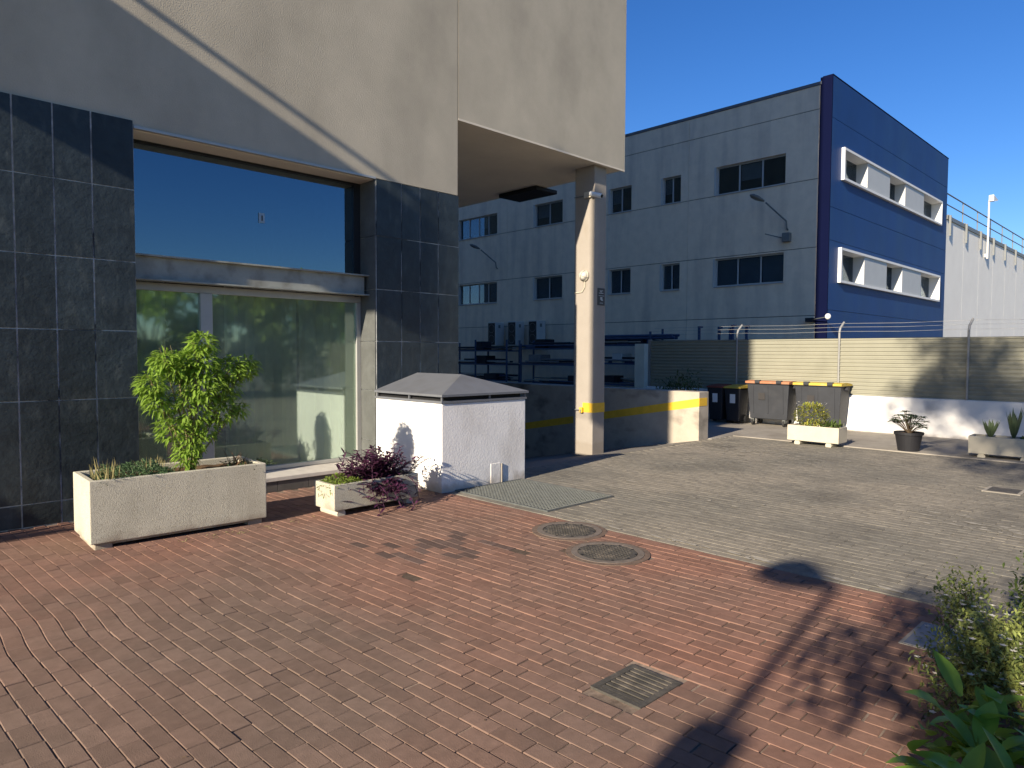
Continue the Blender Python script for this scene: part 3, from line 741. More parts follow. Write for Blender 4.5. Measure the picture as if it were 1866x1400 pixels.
# purple trailing plant
t = empty('purple_plant', (4.27, 6.50, 0.30), 'dark purple trailing plant spilling over the small planter', 'plant')
r = random.Random(41); it = []; sm = MB()
for k in range(135):
    a = r.uniform(0, 6.28)
    bx = r.gauss(0, 0.17); by = r.gauss(0, 0.07)
    L_ = r.uniform(0.16, 0.40)
    front = r.random() < 0.27
    if front: d = Vector((r.gauss(0.12, 0.3), -1, r.uniform(-0.1, 0.5)))
    else: d = Vector((r.gauss(0, 0.75), r.gauss(0, 0.5), 0.9))
    d.normalize(); base = Vector((bx, by, 0.02)); pts = []
    n = 6
    for q in range(n+1):
        s_ = q/n
        p = base + d*L_*s_ + Vector((0, 0, (-0.75 if front else -0.12)*L_*s_*s_))
        pts.append(p)
        for side in (-1, 1):
            ld = d.cross(Vector((0, 0, 1))).normalized()*side + d*0.5 + rv(r)*0.5
            it.append((p, ld, Vector((0, 0, 1))+rv(r)*0.4, r.uniform(0.055, 0.10), r.uniform(0.026, 0.038), r.uniform(0, 0.4)))
    sm.tube(pts, 0.004, 5)
for q in range(7):   # a few stray long shoots at the left
    p = Vector((-0.5+q*0.015, -0.02, 0.05+0.045*q)); it.append((p, Vector((-0.3+0.6*(q % 2), 0.1, 0.6)), rv(r), 0.10, 0.02, 0.1))
sm.build('stem', 'leaf_purple', t)
leafmesh(it, 3).build('foliage', 'leaf_purple', t)
t, r = carpet('lime_creeper', Vector((3.84, 6.50, 0.30)), 'low lime green creeper at the left end of the small planter', 'plant', 0.40, 0.36, 0.11, 1100, 'leaf_lime', (0.028, 0.010), 6)
it = []
for k in range(22):
    it.append((Vector((-0.21-r.uniform(0, 0.03), r.uniform(-0.18, 0.1), r.uniform(-0.1, 0.04))), rv(r)+Vector((-0.3, 0, -0.4)), rv(r), 0.035, 0.012, 0.3))
leafmesh(it, 2).build('trailing_leaf', 'leaf_lime', t)
# yellow variegated shrub + blade plant in the cream planter
t = empty('variegated_shrub', (13.22, 5.38, 0.33), 'yellow green variegated shrub in the cream planter before the bins', 'shrub')
r = random.Random(51); it = []
for k in range(900):
    v = rv(r); v = v.normalized()*(v.length**0.5)
    p = Vector((v.x*0.21, v.y*0.30, 0.21+v.z*0.24)); p.z = max(0.0, p.z)
    it.append((p, Vector((v.x, v.y, v.z*0.6+0.3))+rv(r)*0.6, Vector((0, 0, 1)), r.uniform(0.05, 0.09), r.uniform(0.022, 0.034), 0.2))
leafmesh(it, 2).build('crown', 'leaf_varieg', t)
it = []
for k in range(7):
    for s in range(6):
        a = r.uniform(0, 6.28)
        it.append((Vector((r.uniform(-0.1, 0.1), -0.26+0.08*(k-3), 0.44+r.uniform(-.05, .03))), Vector((math.cos(a), math.sin(a), 0.4)), Vector((0, 0, 1)), 0.045, 0.022, 0.2))
leafmesh([(p+Vector((0, 0.26, 0)), d, u, l, w, dr) for p, d, u, l, w, dr in it], 2).build('flower', 'petal', t)
t = empty('blade_plant', (13.16, 4.98, 0.33), 'green blade leaved plant beside the variegated shrub', 'plant')
it = []
for k in range(26):
    a = r.uniform(0, 6.28); it.append((Vector((r.gauss(0, 0.04), r.gauss(0, 0.06), 0)), Vector((math.cos(a)*0.6, math.sin(a)*0.7, 0.9)), Vector((0, 0, 1)), r.uniform(0.2, 0.34), 0.04, r.uniform(0.1, 0.6)))
leafmesh(it, 4).build('leaf', 'leaf_mid', t)
# potted shrub
t = empty('potted_shrub', (13.55, 3.80, 0.31), 'dark green broad leaved shrub growing in the black pot', 'shrub')
it = []; sm = MB()
for k in range(34):
    a = r.uniform(0, 6.28); rr = 0.33*r.random()**0.5; z = 0.10+0.30*(1-(rr/0.36)**2)*r.uniform(0.5, 1.1)
    c = Vector((math.cos(a)*rr, math.sin(a)*rr, z)); sm.tube([(0, 0, 0), (c.x*0.5, c.y*0.5, z*0.6), tuple(c)], 0.005, 5)
    for q in range(9):
        b_ = q*0.75+r.uniform(0, 0.5)
        it.append((c, Vector((math.cos(b_), math.sin(b_), r.uniform(-0.1, 0.45))), Vector((0, 0, 1)), r.uniform(0.07, 0.12), r.uniform(0.035, 0.05), 0.2))
sm.build('stem', 'bark', t); leafmesh(it, 2).build('foliage', 'leaf_dark', t)
# agaves
for (y, h, n, sp, lab) in ((2.62, 0.30, 13, 0.5, 'small spiky agave at the left end of the edge planter'), (2.30, 0.48, 13, 0.28, 'tall upright agave in the edge planter')):
    t = empty('agave', (13.70, y, 0.33), lab, 'agave')
    it = []
    for k in range(n):
        a = k*2.4; it.append((Vector((0, 0, 0)), Vector((math.cos(a)*sp, math.sin(a)*sp, 1)), Vector((math.cos(a), math.sin(a), 0.3)), h*r.uniform(0.75, 1.1), 0.06, -0.12))
    leafmesh(it, 4).build('leaf', 'leaf_agave', t)
carpet('edge_creeper', Vector((13.72, 2.08, 0.33)), 'low dark creeper behind the agaves in the edge planter', 'plant', 0.3, 0.25, 0.09, 350, 'leaf_mid', (0.04, 0.015), 8)
# bush behind the ramp wall
def bush(name, loc, label, cat, rx, ry, rz_, n, m, leaf=(0.07, 0.03), seed=1, stem=True, flowers=0):
    t = empty(name, loc, label, cat); r = random.Random(seed); it = []; sm = MB(); fl = []
    cl = [Vector((r.uniform(-1, 1)*rx*0.7, r.uniform(-1, 1)*ry*0.7, rz_*r.uniform(0.25, 0.85))) for k in range(26)]
    for k in range(n):
        c = r.choice(cl); p = c + Vector((rv(r).x*rx*0.45, rv(r).y*ry*0.45, rv(r).z*rz_*0.26))
        if p.z < 0.01: continue
        it.append((p, rv(r)+Vector((0, 0, 0.4)), Vector((0, 0, 1))+rv(r)*0.5, leaf[0]*r.uniform(0.7, 1.3), leaf[1]*r.uniform(0.8, 1.2), 0.2))
        if flowers and r.random() < flowers:
            for q in range(5):
                a = q*1.256; fl.append((p+Vector((0, 0, 0.01)), Vector((math.cos(a), math.sin(a), 0.35)), Vector((0, 0, 1)), 0.018, 0.012, 0.0))
    if stem:
        for c in cl: stems(sm, (r.uniform(-0.05, 0.05), r.uniform(-0.05, 0.05), 0), c, 0.012, 0.004, Vector((0, 0, 0.03)))
        sm.build('stem', 'bark', t)
    leafmesh(it, 2).build('crown', m, t)
    if fl: leafmesh(fl, 2).build('flower', 'petal', t, kind='stuff')
    return t
bush('wall_bush', (13.5, 8.5, 0.0), 'dark green bush rising behind the ramp wall before the fence', 'bush', 0.55, 0.55, 1.27, 1800, 'leaf_dark', (0.09, 0.035), 61)
MB().cyl((13.9, 8.9, 0.0), (13.9, 8.9, 1.75), 0.012, 0.008, 6).build('stake', 'leaf_dark', None) if False else None
bush('flowering_shrub', (3.92, 0.70, 0.0), 'small leaved shrub with white flowers at the lower right corner', 'shrub', 0.60, 0.32, 0.50, 8200, 'shadeleaf', (0.032, 0.013), 62, True, 0.03)
bush('foreground_shrub', (4.95, 0.50, 0.0), 'dark small leaved shrub behind the flowering shrub at the right edge', 'shrub', 0.50, 0.34, 0.52, 2600, 'leaf_mid', (0.045, 0.018), 63, True, 0.012)
t = empty('broad_leaf_plant', (2.95, 0.52, 0.0), 'bright green broad leaved plant at the bottom right corner', 'plant')
r = random.Random(71); it = []
for k in range(190):
    c = Vector((r.uniform(-0.34, 0.42), r.uniform(-0.34, 0.20), r.uniform(0.05, 0.30)))
    a = r.uniform(0, 6.28)
    it.append((c, Vector((math.cos(a)*0.8, math.sin(a)*0.8, r.uniform(0.3, 1.1))), Vector((0, 0, 1))+rv(r)*0.3, r.uniform(0.14, 0.24), r.uniform(0.055, 0.08), r.uniform(0.05, 0.4)))
lm = leafmesh(it, 5)
lm.build('leaf', 'leaf_broad', t, smooth=True)
# plant left of the picture whose fronds shade the slate base
t = empty('left_shrub', (-0.6, 7.55, 0), 'leafy fan shrub against the slate wall at the left edge', 'shrub')
it = []
for k in range(60):
    a = r.uniform(-1.2, 1.2)
    it.append((Vector((0, 0, 0.1)), Vector((r.gauss(0, 0.4), r.gauss(0, 0.35), 1)), rv(r), r.uniform(0.7, 1.5), 0.05, r.uniform(0.05, 0.3)))
leafmesh(it, 5).build('leaf', 'leaf_agave', t)
# weeds at the foot of the planters
t = empty('paving_weed', (2.3, 6.50, 0), 'scattered dry weeds in the joints beside the big planter', 'weed')
it = []
for k in range(60):
    x = r.choice((-0.1, 0.15, 0.35, 0.42, 0.7, 0.95, 1.2))+r.gauss(0, 0.03); y = r.choice((-0.02, -0.06, -0.14))+r.gauss(0, 0.015)
    it.append((Vector((x, y, 0.0)), Vector((r.gauss(0, 0.8), r.gauss(0, 0.8), 0.5)), rv(r), r.uniform(0.015, 0.05), 0.007, 0.3))
leafmesh(it, 2).build('blade', 'leaf_dry', t)['kind'] = 'stuff'

# ================================================================== COVERS AND GRATES IN THE GROUND
def manhole(loc, label, seed):
    t = empty('manhole_cover', loc, label, 'manhole', 'manhole covers'); r = random.Random(seed)
    ring = MB().lathe([(0.36, -0.02), (0.36, 0.004), (0.312, 0.006), (0.312, -0.02)], 48)
    ring.build('surround', mat('surround', (0.135, 0.095, 0.072), 0.95, 0.3, 20, 0.5, 60) if 'surround' not in bpy.data.materials else bpy.data.materials['surround'], t)
    MB().lathe([(0.311, -0.01), (0.311, 0.009), (0.255, 0.009), (0.255, -0.006)], 48).build('frame', 'ironring', t)
    MB().lathe([(0.25, -0.006), (0.25, 0.008), (0.235, 0.0085), (0.001, 0.0085)], 48).build('cover', 'iron', t)
    st_ = MB()
    for i in range(-6, 7):
        for j in range(-6, 7):
            x, y = i*0.034, j*0.034
            if x*x+y*y < 0.215**2: st_.box(x-0.010, x+0.010, y-0.010, y+0.010, 0.0083, 0.0115)
    st_.build('stud', 'iron', t, kind='stuff')
    nt = MB()
    for k in range(10):
        a = k*0.628+0.2; nt.box(0.24*math.cos(a)-0.012, 0.24*math.cos(a)+0.012, 0.24*math.sin(a)-0.012, 0.24*math.sin(a)+0.012, 0.0087, 0.0098)
    nt.build('notch', 'black', t)
    return t
manhole((4.675, 3.598, 0.0), 'round cast iron manhole cover lying wholly in the red brick paving', 1)
manhole((5.0, 4.31, 0.0), 'round cast iron manhole cover on the edge between red and grey paving', 2)
t = empty('drain_grate', (2.895, 2.035, 0.0), 'square cast iron drain grate with slots in the red brick paving', 'drain')
DX, DY = 0.182, 0.155
MB().box(-DX, DX, -DY, -DY+0.035, -0.05, 0.006).box(-DX, DX, DY-0.035, DY, -0.05, 0.006).box(-DX, -DX+0.035, -DY+0.035, DY-0.035, -0.05, 0.006).box(DX-0.035, DX, -DY+0.035, DY-0.035, -0.05, 0.006).build('frame', 'iron', t)
MB().box(-DX, DX, -DY, DY, -0.053, -0.05).build('pit', 'black', t)
for k in range(7):
    x = -DX+0.035 + (k+0.5)*(2*DX-0.07)/7
    MB().box(x-0.013, x+0.013, -DY+0.036, DY-0.036, -0.03, 0.004).build('bar', 'iron', t)
# grating by the white box
t = empty('floor_grating', (6.01, 5.765, 0.0), 'galvanised open mesh floor grating in front of the white box', 'grating')
GX, GY = 0.58, 0.775
MB().box(-GX, GX, -GY, -GY+0.02, -0.04, 0.012).box(-GX, GX, GY-0.02, GY, -0.04, 0.012).box(-GX, -GX+0.02, -GY+0.02, GY-0.02, -0.04, 0.012).box(GX-0.02, GX, -GY+0.02, GY-0.02, -0.04, 0.012).build('frame', 'galv', t)
MB().quad((-GX, -GY, -0.045), (GX, -GY, -0.045), (GX, GY, -0.045), (-GX, GY, -0.045)).build('pit', 'black', t)
ba = MB(); k = -GX+0.03
while k < GX-0.02:
    ba.box(k, k+0.007, -GY+0.02, GY-0.02, -0.025, 0.010); k += 0.045
ba.build('bearing_bar', 'galv', t, kind='stuff')
ba = MB(); k = -GY+0.03
while k < GY-0.02:
    ba.box(-GX+0.02, GX-0.02, k, k+0.007, -0.012, 0.0075); k += 0.055
ba.build('cross_bar', 'galv', t, kind='stuff')
# steel hatch by the shrub
t = empty('access_hatch', (4.685, 1.10, 0.0), 'grey rectangular steel hatch in the paving beside the shrub', 'hatch')
MB().box(-0.235, 0.235, -0.17, 0.17, -0.03, 0.004).build('frame', 'concrete', t)
MB().box(-0.215, 0.215, -0.15, 0.15, -0.02, 0.007).build('cover', 'zinc', t, bevel=0.002)
t = empty('drain_cover', (10.475, 1.835, 0.0), 'small square cover set in the grey paving at the right edge', 'drain')
MB().box(-0.22, 0.22, -0.2, 0.2, -0.03, 0.008).build('frame', 'concrete', t)
MB().box(-0.18, 0.18, -0.16, 0.16, -0.02, 0.011).build('cover', 'iron', t)

# worn paint residue on the grey paving
def residue(cx, cy, blobs, sx, sy, label, seed):
    t = empty('paint_residue', (cx, cy, 0), label, 'stain', 'paint stains'); r = random.Random(seed); mb = MB()
    for k in range(blobs):
        x, y = r.gauss(0, sx), r.gauss(0, sy); a0 = r.uniform(0, 6)
        L_, W_ = r.uniform(0.02, 0.12), r.uniform(0.01, 0.035); n = 9; P_ = []
        for i in range(n):
            a = 6.283*i/n; q = r.uniform(0.55, 1.25); P_.append((x+math.cos(a)*W_*q+0.2*math.sin(a)*L_, y+math.sin(a)*L_*q, 0.0062+k*0.00003))
        b = len(mb.v); mb.v += P_; mb.f.append(tuple(range(b, b+n)))
    mb.build('flake', mat('residue', (0.32, 0.295, 0.245), 0.9, 0.3, 30) if 'residue' not in bpy.data.materials else bpy.data.materials['residue'], t, kind='stuff')
residue(11.35, 5.75, 70, 0.2, 0.7, 'whitish worn paint on the grey paving before the ramp wall', 1)
residue(8.05, 1.52, 22, 0.12, 0.22, 'whitish worn patch on the grey paving at the right edge', 2)
residue(8.6, 2.0, 8, 0.3, 0.4, 'faint whitish flecks on the grey paving near the right edge', 3)
residue(7.4, 4.1, 8, 0.3, 0.6, 'faint whitish flecks on the middle of the grey paving', 4)
residue(5.42, 3.0, 16, 0.03, 0.9, 'whitish crumbs along the seam between red and grey paving', 5)

# ================================================================== BOUNDARY WALL, FENCE
FX = 16.30
t = empty('boundary_wall', (FX, 2.0, 0), 'low white rendered wall below the corrugated fence', 'wall')
MB().box(-0.08, 0.12, -14, 9.2, -0.05, 0.80).build('wall', 'whitewall', t, bevel=0.01)
fe = empty('fence', (FX, 2.0, 0.80), 'cream corrugated metal fence with barbed wire above the white wall', 'fence')
rib = 0.0845; nr = 15
def fence_panel(y0, y1):
    mb = MB(); prof = []
    for k in range(nr):
        z = 0.005+k*rib
        prof += [(0.0, z), (0.0, z+rib*0.45), (-0.022, z+rib*0.55), (-0.022, z+rib*0.9)]
    prof.append((0.0, 0.005+nr*rib))
    for (xa, za), (xb, zb) in zip(prof[:-1], prof[1:]):
        mb.quad((xa, y0, za), (xa, y1, za), (xb, y1, zb), (xb, y0, zb))
        mb.quad((xa+0.03, y0, za), (xa+0.03, y1, za), (xb+0.03, y1, zb), (xb+0.03, y0, zb))
    mb.quad((-0.022, y0, 0.005+nr*rib), (0.03, y0, 0.005+nr*rib), (0.03, y1, 0.005+nr*rib), (-0.022, y1, 0.005+nr*rib))
    mb.build('panel', 'fence', fe)
ys = [9.1, 6.51, 4.03, 1.53, -0.97, -3.47, -5.97, -8.47, -10.97, -13.5]
for a, b in zip(ys[:-1], ys[1:]): fence_panel(b+0.004, a-0.004)
for y in ys[1:]:
    MB().tube([(-0.045, y, -0.15), (-0.045, y, 1.40), (0.0, y, 1.50), (0.16, y-0.02, 1.64)], 0.024, 10).build('post', 'wire', fe)
for (dx, z) in ((-0.03, 1.43), (0.05, 1.53), (0.14, 1.615)):
    w = MB()
    for a, b in zip(ys[1:-1], ys[2:]):
        m_ = (a+b)/2; w.tube([(dx, a, z), (dx, m_, z-0.02), (dx, b, z)], 0.0035, 4)
    w.tube([(dx, 9.1, z), (dx, 6.51, z)], 0.0035, 4)
    w.build('wire', 'wire', fe)

# ================================================================== BINS
def container(loc, lidm, label):
    """four wheeled waste container, front faces -x, width along y"""
    t = empty('waste_container', loc, label, 'waste bin', 'large waste containers')
    W, D = 1.02, 0.56
    b = MB().prism([(0.06, -W/2+0.06, 0.16), (D-0.06, -W/2+0.06, 0.16), (D-0.06, W/2-0.06, 0.16), (0.06, W/2-0.06, 0.16)], [(0, -W/2, 1.0), (D, -W/2, 1.0), (D, W/2, 1.0), (0, W/2, 1.0)])
    b.build('body', 'binbody', t, bevel=0.02)
    MB().box(-0.03, D+0.03, -W/2-0.02, W/2+0.02, 0.985, 1.02).build('rim', 'binbody', t, bevel=0.01)
    l = MB(); n = 8
    for k in range(n):
        a0 = k/n; a1 = (k+1)/n
        h = lambda a: 1.022+0.05*math.sin(math.pi*(0.15+0.8*a))
        x = lambda a: -0.045+(D+0.08)*a
        l.quad((x(a0), -W/2-0.025, h(a0)), (x(a1), -W/2-0.025, h(a1)), (x(a1), W/2+0.025, h(a1)), (x(a0), W/2+0.025, h(a0)))
        for s in (-1, 1):
            y = s*(W/2+0.025); l.quad((x(a0), y, 1.0), (x(a1), y, 1.0), (x(a1), y, h(a1)), (x(a0), y, h(a0)))
    l.quad((-0.045, -W/2-0.025, 1.005), (-0.045, W/2+0.025, 1.005), (-0.045, W/2+0.025, 1.056), (-0.045, -W/2-0.025, 1.056))
    lid = l.build('lid', lidm, t)
    for y in (-0.29, 0.23):
        MB().box(-0.07, 0.03, y-0.06, y+0.06, 1.01, 1.085).build('hinge', 'binbody', lid, bevel=0.008)
    for s in (-1, 1):
        MB().cyl((D/2, s*(W/2-0.02), 0.93), (D/2, s*(W/2+0.06), 0.93), 0.05, 0.05, 12).build('trunnion', 'bindark', t)
        for x in (0.10, D-0.10):
            MB().lathe([(0.001, -0.022), (0.08, -0.022), (0.08, 0.022), (0.001, 0.022)], 16, (x, s*0.38, 0.08), 'y').build('wheel', 'rubber', t)
            MB().box(x-0.05, x+0.05, s*0.38-0.035, s*0.38+0.035, 0.085, 0.165).build('caster', 'galv', t)
    rb = MB()
    for y in (-0.36, 0.0, 0.36): rb.prism([(0.035, y-0.014, 0.3), (0.06, y-0.014, 0.3), (0.06, y+0.014, 0.3), (0.035, y+0.014, 0.3)], [(-0.008, y-0.014, 0.95), (0.02, y-0.014, 0.95), (0.02, y+0.014, 0.95), (-0.008, y+0.014, 0.95)])
    rb.build('rib', 'binbody', t)
    MB().quad((0.018, -0.1, 0.62), (0.018, 0.06, 0.62), (0.004, 0.06, 0.78), (0.004, -0.1, 0.78)).build('label_sheet', 'plaque', t).location = (-0.012, 0.16, 0)
    return t
c1 = container((15.66, 7.41, 0.013), 'lidorange', 'grey wheeled waste container with an orange lid')
c2_ = container((15.62, 6.24, 0.013), 'lidyellow', 'grey wheeled waste container with a yellow lid')
def wheelie(loc, lidm, label):
    t = empty('wheeled_bin', loc, label, 'waste bin', 'small wheeled bins')
    W, D = 0.42, 0.48
    MB().prism([(0.05, -W/2+0.05, 0.06), (D-0.05, -W/2+0.05, 0.06), (D-0.05, W/2-0.05, 0.06), (0.05, W/2-0.05, 0.06)], [(0, -W/2, 0.86), (D, -W/2, 0.86), (D, W/2, 0.86), (0, W/2, 0.86)]).build('body', 'bindark', t, bevel=0.015)
    MB().prism([(-0.03, -W/2-0.015, 0.862), (D+0.03, -W/2-0.015, 0.862), (D+0.03, W/2+0.015, 0.862), (-0.03, W/2+0.015, 0.862)], [(-0.02, -W/2, 0.90), (D, -W/2+0.01, 0.945), (D, W/2-0.01, 0.945), (-0.02, W/2, 0.90)]).build('lid', lidm, t, bevel=0.008)
    MB().quad((0.013, -0.08, 0.50), (0.013, 0.06, 0.50), (0.003, 0.06, 0.72), (0.003, -0.08, 0.72)).build('label_sheet', 'paper', t).location = (-0.006, 0, 0)
    for s in (-1, 1):
        MB().lathe([(0.001, -0.025), (0.1, -0.025), (0.1, 0.025), (0.001, 0.025)], 16, (D-0.1, s*(W/2-0.02), 0.1), 'y').build('wheel', 'rubber', t)
    MB().cyl((D+0.03, -W/2+0.03, 0.88), (D+0.03, W/2-0.03, 0.88), 0.016, 0.016, 8).build('handle', 'bindark', t)
    return t
wheelie((15.6, 8.74, 0.013), 'lidred', 'small dark wheeled bin with red brown lid nearest the ramp wall')
wheelie((15.6, 8.27, 0.013), 'lidyellow', 'small dark wheeled bin with yellow lid beside the orange lidded container')

# ================================================================== GREY AND BLUE OFFICE BLOCK (behind)
GXP = 26.0
gb = empty('office_block', (26.0, 10.47, 0), 'grey panel office block with blue end facade behind the fence', 'building')
def GB(mb, name, m, parent=gb, **k):
    mb.v = [(x-26.0, y-10.47, z) for x, y, z in mb.v]
    return mb.build(name, m, parent, **k)
wins = []
for (a, b, n) in ((11.77, 14.67, 3), (16.32, 17.24, 2), (18.88, 20.1, 2), (23.02, 24.95, 2), (27.76, 31.0, 4), (33.5, 36.0, 3)):
    wins += [(a, b, 8.20, 9.33, n), (a, b, 4.47, 5.60, n)]
hol = [w[:4] for w in wins]
zj = [-0.05, 3.155, 5.67, 8.17, 10.685, 11.55]
yj = [10.47, 15.95, 21.45, 26.95, 32.45, 38.0, 46.0]
for c, d in zip(zj[:-1], zj[1:]):
    for a, b in zip(yj[:-1], yj[1:]):
        mb = MB(); e = 0.012; ev = 0.006
        hh = [h for h in hol if h[0] >= a-0.01 and h[1] <= b+0.01 and h[2] >= c-0.01 and h[3] <= d+0.01]
        hx = [h for h in hol if h[1] > a and h[0] < b and h[2] >= c-0.01 and h[3] <= d+0.01]
        wall_holes(mb, 'x', GXP, a+ev, b-ev, c+e, d-e, hx, 0.22)
        for (p, q) in (((a+ev, c+e), (a+ev, d-e)), ((b-ev, c+e), (b-ev, d-e)), ((a+ev, c+e), (b-ev, c+e)), ((a+ev, d-e), (b-ev, d-e))):
            mb.quad((GXP, *p), (GXP, *q), (GXP+0.04, *q), (GXP+0.04, *p))
        GB(mb, 'wall_panel', 'graywall')
bk = MB(); wall_holes(bk, 'x', GXP+0.03, 10.48, 46, -0.05, 11.55, hol, 0.0); GB(bk, 'joint_backing', 'room')
GB(MB().box(26.3, 41.0, 10.5, 46, -0.05, 11.5), 'core', 'room') if False else None
GB(MB().box(25.97, 41.2, 10.48, 46.1, 11.552, 11.66), 'roof_coping', 'zinc')
GB(MB().quad((26, 46, 0), (41.2, 46, 0), (41.2, 46, 11.5), (26, 46, 11.5)).quad((41.2, 10.2, 0), (41.2, 46, 0), (41.2, 46, 11.5), (41.2, 10.2, 11.5)), 'rear_wall', 'graywall')
GB(MB().box(27.6, 27.8, 10.6, 46, 0, 11.5), 'inner_wall', 'room')
GB(MB().box(26.26, 27.6, 10.6, 46, 7.2, 7.35).box(26.26, 27.6, 10.6, 46, 3.4, 3.55).box(26.26, 27.6, 10.6, 46, 10.9, 11.0), 'floor_slab', 'room')
for (a, b, c, d, n) in wins:
    fr = MB(); x0, x1 = GXP+0.13, GXP+0.19; k = 0.055
    fr.box(x0, x1, a, b, c, c+k).box(x0, x1, a, b, d-k, d).box(x0, x1, a, a+k, c+k, d-k).box(x0, x1, b-k, b, c+k, d-k)
    for q in range(1, n):
        y = a+(b-a)*q/n; fr.box(x0, x1, y-k/2, y+k/2, c+k, d-k)
    W_ = GB(fr, 'window', 'grayframe')
    GB(MB().box(GXP-0.04, GXP+0.13, a-0.02, b+0.02, c-0.035, c-0.002), 'sill', 'grayframe', W_)
    GB(MB().box(GXP-0.012, GXP+0.21, b-0.004, b+0.07, c+0.0, d-0.002), 'jamb_lining', 'acwhite', W_)
    for q in range(n):
        y0_ = a+(b-a)*q/n+k/2+0.002; y1_ = a+(b-a)*(q+1)/n-k/2-0.002
        GB(MB().box(GXP+0.155, GXP+0.162, y0_, y1_, c+k+0.002, d-k-0.002), 'pane', 'glass_far', W_)
        if c < 6 or q % 3 == 1:
            GB(MB().box(GXP+0.25, GXP+0.255, y0_, y1_, c+(0.08 if c < 6 else 0.45), d-0.06), 'blind', 'blind', W_)
# blue end facade
BY = 10.10
bands = [(27.0, 39.95, 8.21, 9.40), (26.9, 39.95, 4.40, 5.70)]
zb = [-0.05, 3.10, 4.20, 5.72, 7.02, 8.20, 9.45, 10.90, 11.75]
bb = MB(); wall_holes(bb, 'y', BY+0.03, 26.05, 41.2, -0.05, 11.70, bands, 0.0); GB(bb, 'cladding_backing', 'room')
for c, d in zip([-0.05, 3.35, 5.9, 7.1, 10.3], [3.35, 5.9, 7.1, 10.3, 11.78]):
    mb = MB(); e = 0.008
    wall_holes(mb, 'y', BY, 26.0, 41.2, c+e, d-e, [h for h in bands if h[2] >= c and h[3] <= d], 0.06)
    for z in (c+e, d-e): mb.quad((26, BY, z), (41.2, BY, z), (41.2, BY+0.03, z), (26, BY+0.03, z))
    GB(mb, 'blue_panel', 'blue')
GB(MB().box(25.985, 26.03, BY-0.004, 10.53, -0.05, 11.79), 'corner_trim', 'navy')
GB(MB().box(26.03, 41.25, BY-0.004, 10.468, 11.785, 11.83), 'parapet_cap', 'navy')
for (a, b, c, d) in bands:
    k = 0.09; y0_, y1_ = BY-0.12, BY+0.40
    f = MB().box(a, b, y0_, y1_, d-k, d).box(a, b, y0_, y1_, c, c+k).box(a, a+k, y0_, y1_, c+k, d-k).box(b-k, b, y0_, y1_, c+k, d-k)
    F_ = GB(f, 'window_band', 'whiteframe')
    for (p, q) in ((a+k+2.45, a+k+5.1), (a+k+7.15, a+k+9.9)):
        GB(MB().box(p, q, BY-0.07, BY+0.39, c+k+0.002, d-k-0.002), 'infill_panel', mat('infill', (0.48, 0.50, 0.50), 0.6, 0.04, 2) if 'infill' not in bpy.data.materials else bpy.data.materials['infill'], F_)
    for (p, q) in ((a+k, a+k+2.45), (a+k+5.1, a+k+7.15), (a+k+9.9, b-k)):
        GB(MB().box(p+0.01, q-0.01, BY+0.36, BY+0.37, c+k+0.002, d-k-0.002), 'pane', 'glass_far', F_)
        GB(MB().box((p+q)/2-0.03, (p+q)/2+0.03, BY+0.32, BY+0.355, c+k, d-k), 'mullion', 'whiteframe', F_)
    GB(MB().box(a+0.1, b-0.1, BY+0.6, BY+0.62, c, d), 'blind', 'blind', F_)

# wall lamps on the grey block
def wall_lamp(loc, label, box=True):
    t = empty('wall_lamp', loc, label, 'wall lamp', 'street lamps on the grey wall')
    MB().tube([(-0.02, 0, 0), (-0.12, 0, 0.05), (-0.14, 0.02, 0.32), (-0.75, 0.55, 1.0)], 0.03, 8).build('arm', 'lampgrey', t)
    h = MB(); c = Vector((-0.98, 0.78, 1.17)); dr = Vector((-0.7, 0.6, 0.38)).normalized(); u = Vector((0, 0, 1)); s = dr.cross(u).normalized(); u = s.cross(dr)
    pr_ = [(-0.30, 0.04), (-0.2, 0.10), (0.0, 0.16), (0.2, 0.14), (0.30, 0.03)]
    n = 12; base = len(h.v)
    for (l, rr) in pr_:
        for i in range(n):
            a = 6.283*i/n; h.v.append(tuple(c+dr*l+s*rr*math.cos(a)+u*rr*0.55*math.sin(a)))
    for k in range(len(pr_)-1):
        for i in range(n):
            j = (i+1) % n; h.f.append((k*n+i, k*n+j, (k+1)*n+j, (k+1)*n+i))
    h.build('head', 'lampgrey', t, smooth=True)
    if box:
        MB().box(-0.22, -0.001, -0.14, 0.14, -0.45, -0.12).build('control_box', 'lampgrey', t, bevel=0.01)
        MB().tube([(-0.1, 0.14, -0.3), (-0.35, 0.75, -0.1)], 0.02, 6).build('stay', 'lampgrey', t)
    return t
wall_lamp((26.0, 11.62, 6.42), 'arm lamp with control box on the grey wall near the blue corner')
wall_lamp((26.0, 27.7, 6.30), 'arm lamp without box on the grey wall left of the column', False)
t = empty('corner_camera', (25.985, 10.55, 3.0), 'white dome camera on a rod at the blue building corner', 'camera')
MB().box(-0.25, 0, -0.03, 0.24, -0.09, 0.06).build('bracket', 'bindark', t)
MB().cyl((-0.15, 0, 0.0), (-0.42, -0.62, 0.06), 0.02, 0.02, 8).build('arm', 'galv', t)
MB().lathe([(0.001, 0.1), (0.06, 0.09), (0.1, 0.03), (0.1, -0.04), (0.06, -0.1), (0.001, -0.12)], 14, (-0.44, -0.66, 0.08)).build('dome', 'whiteframe', t, smooth=True)

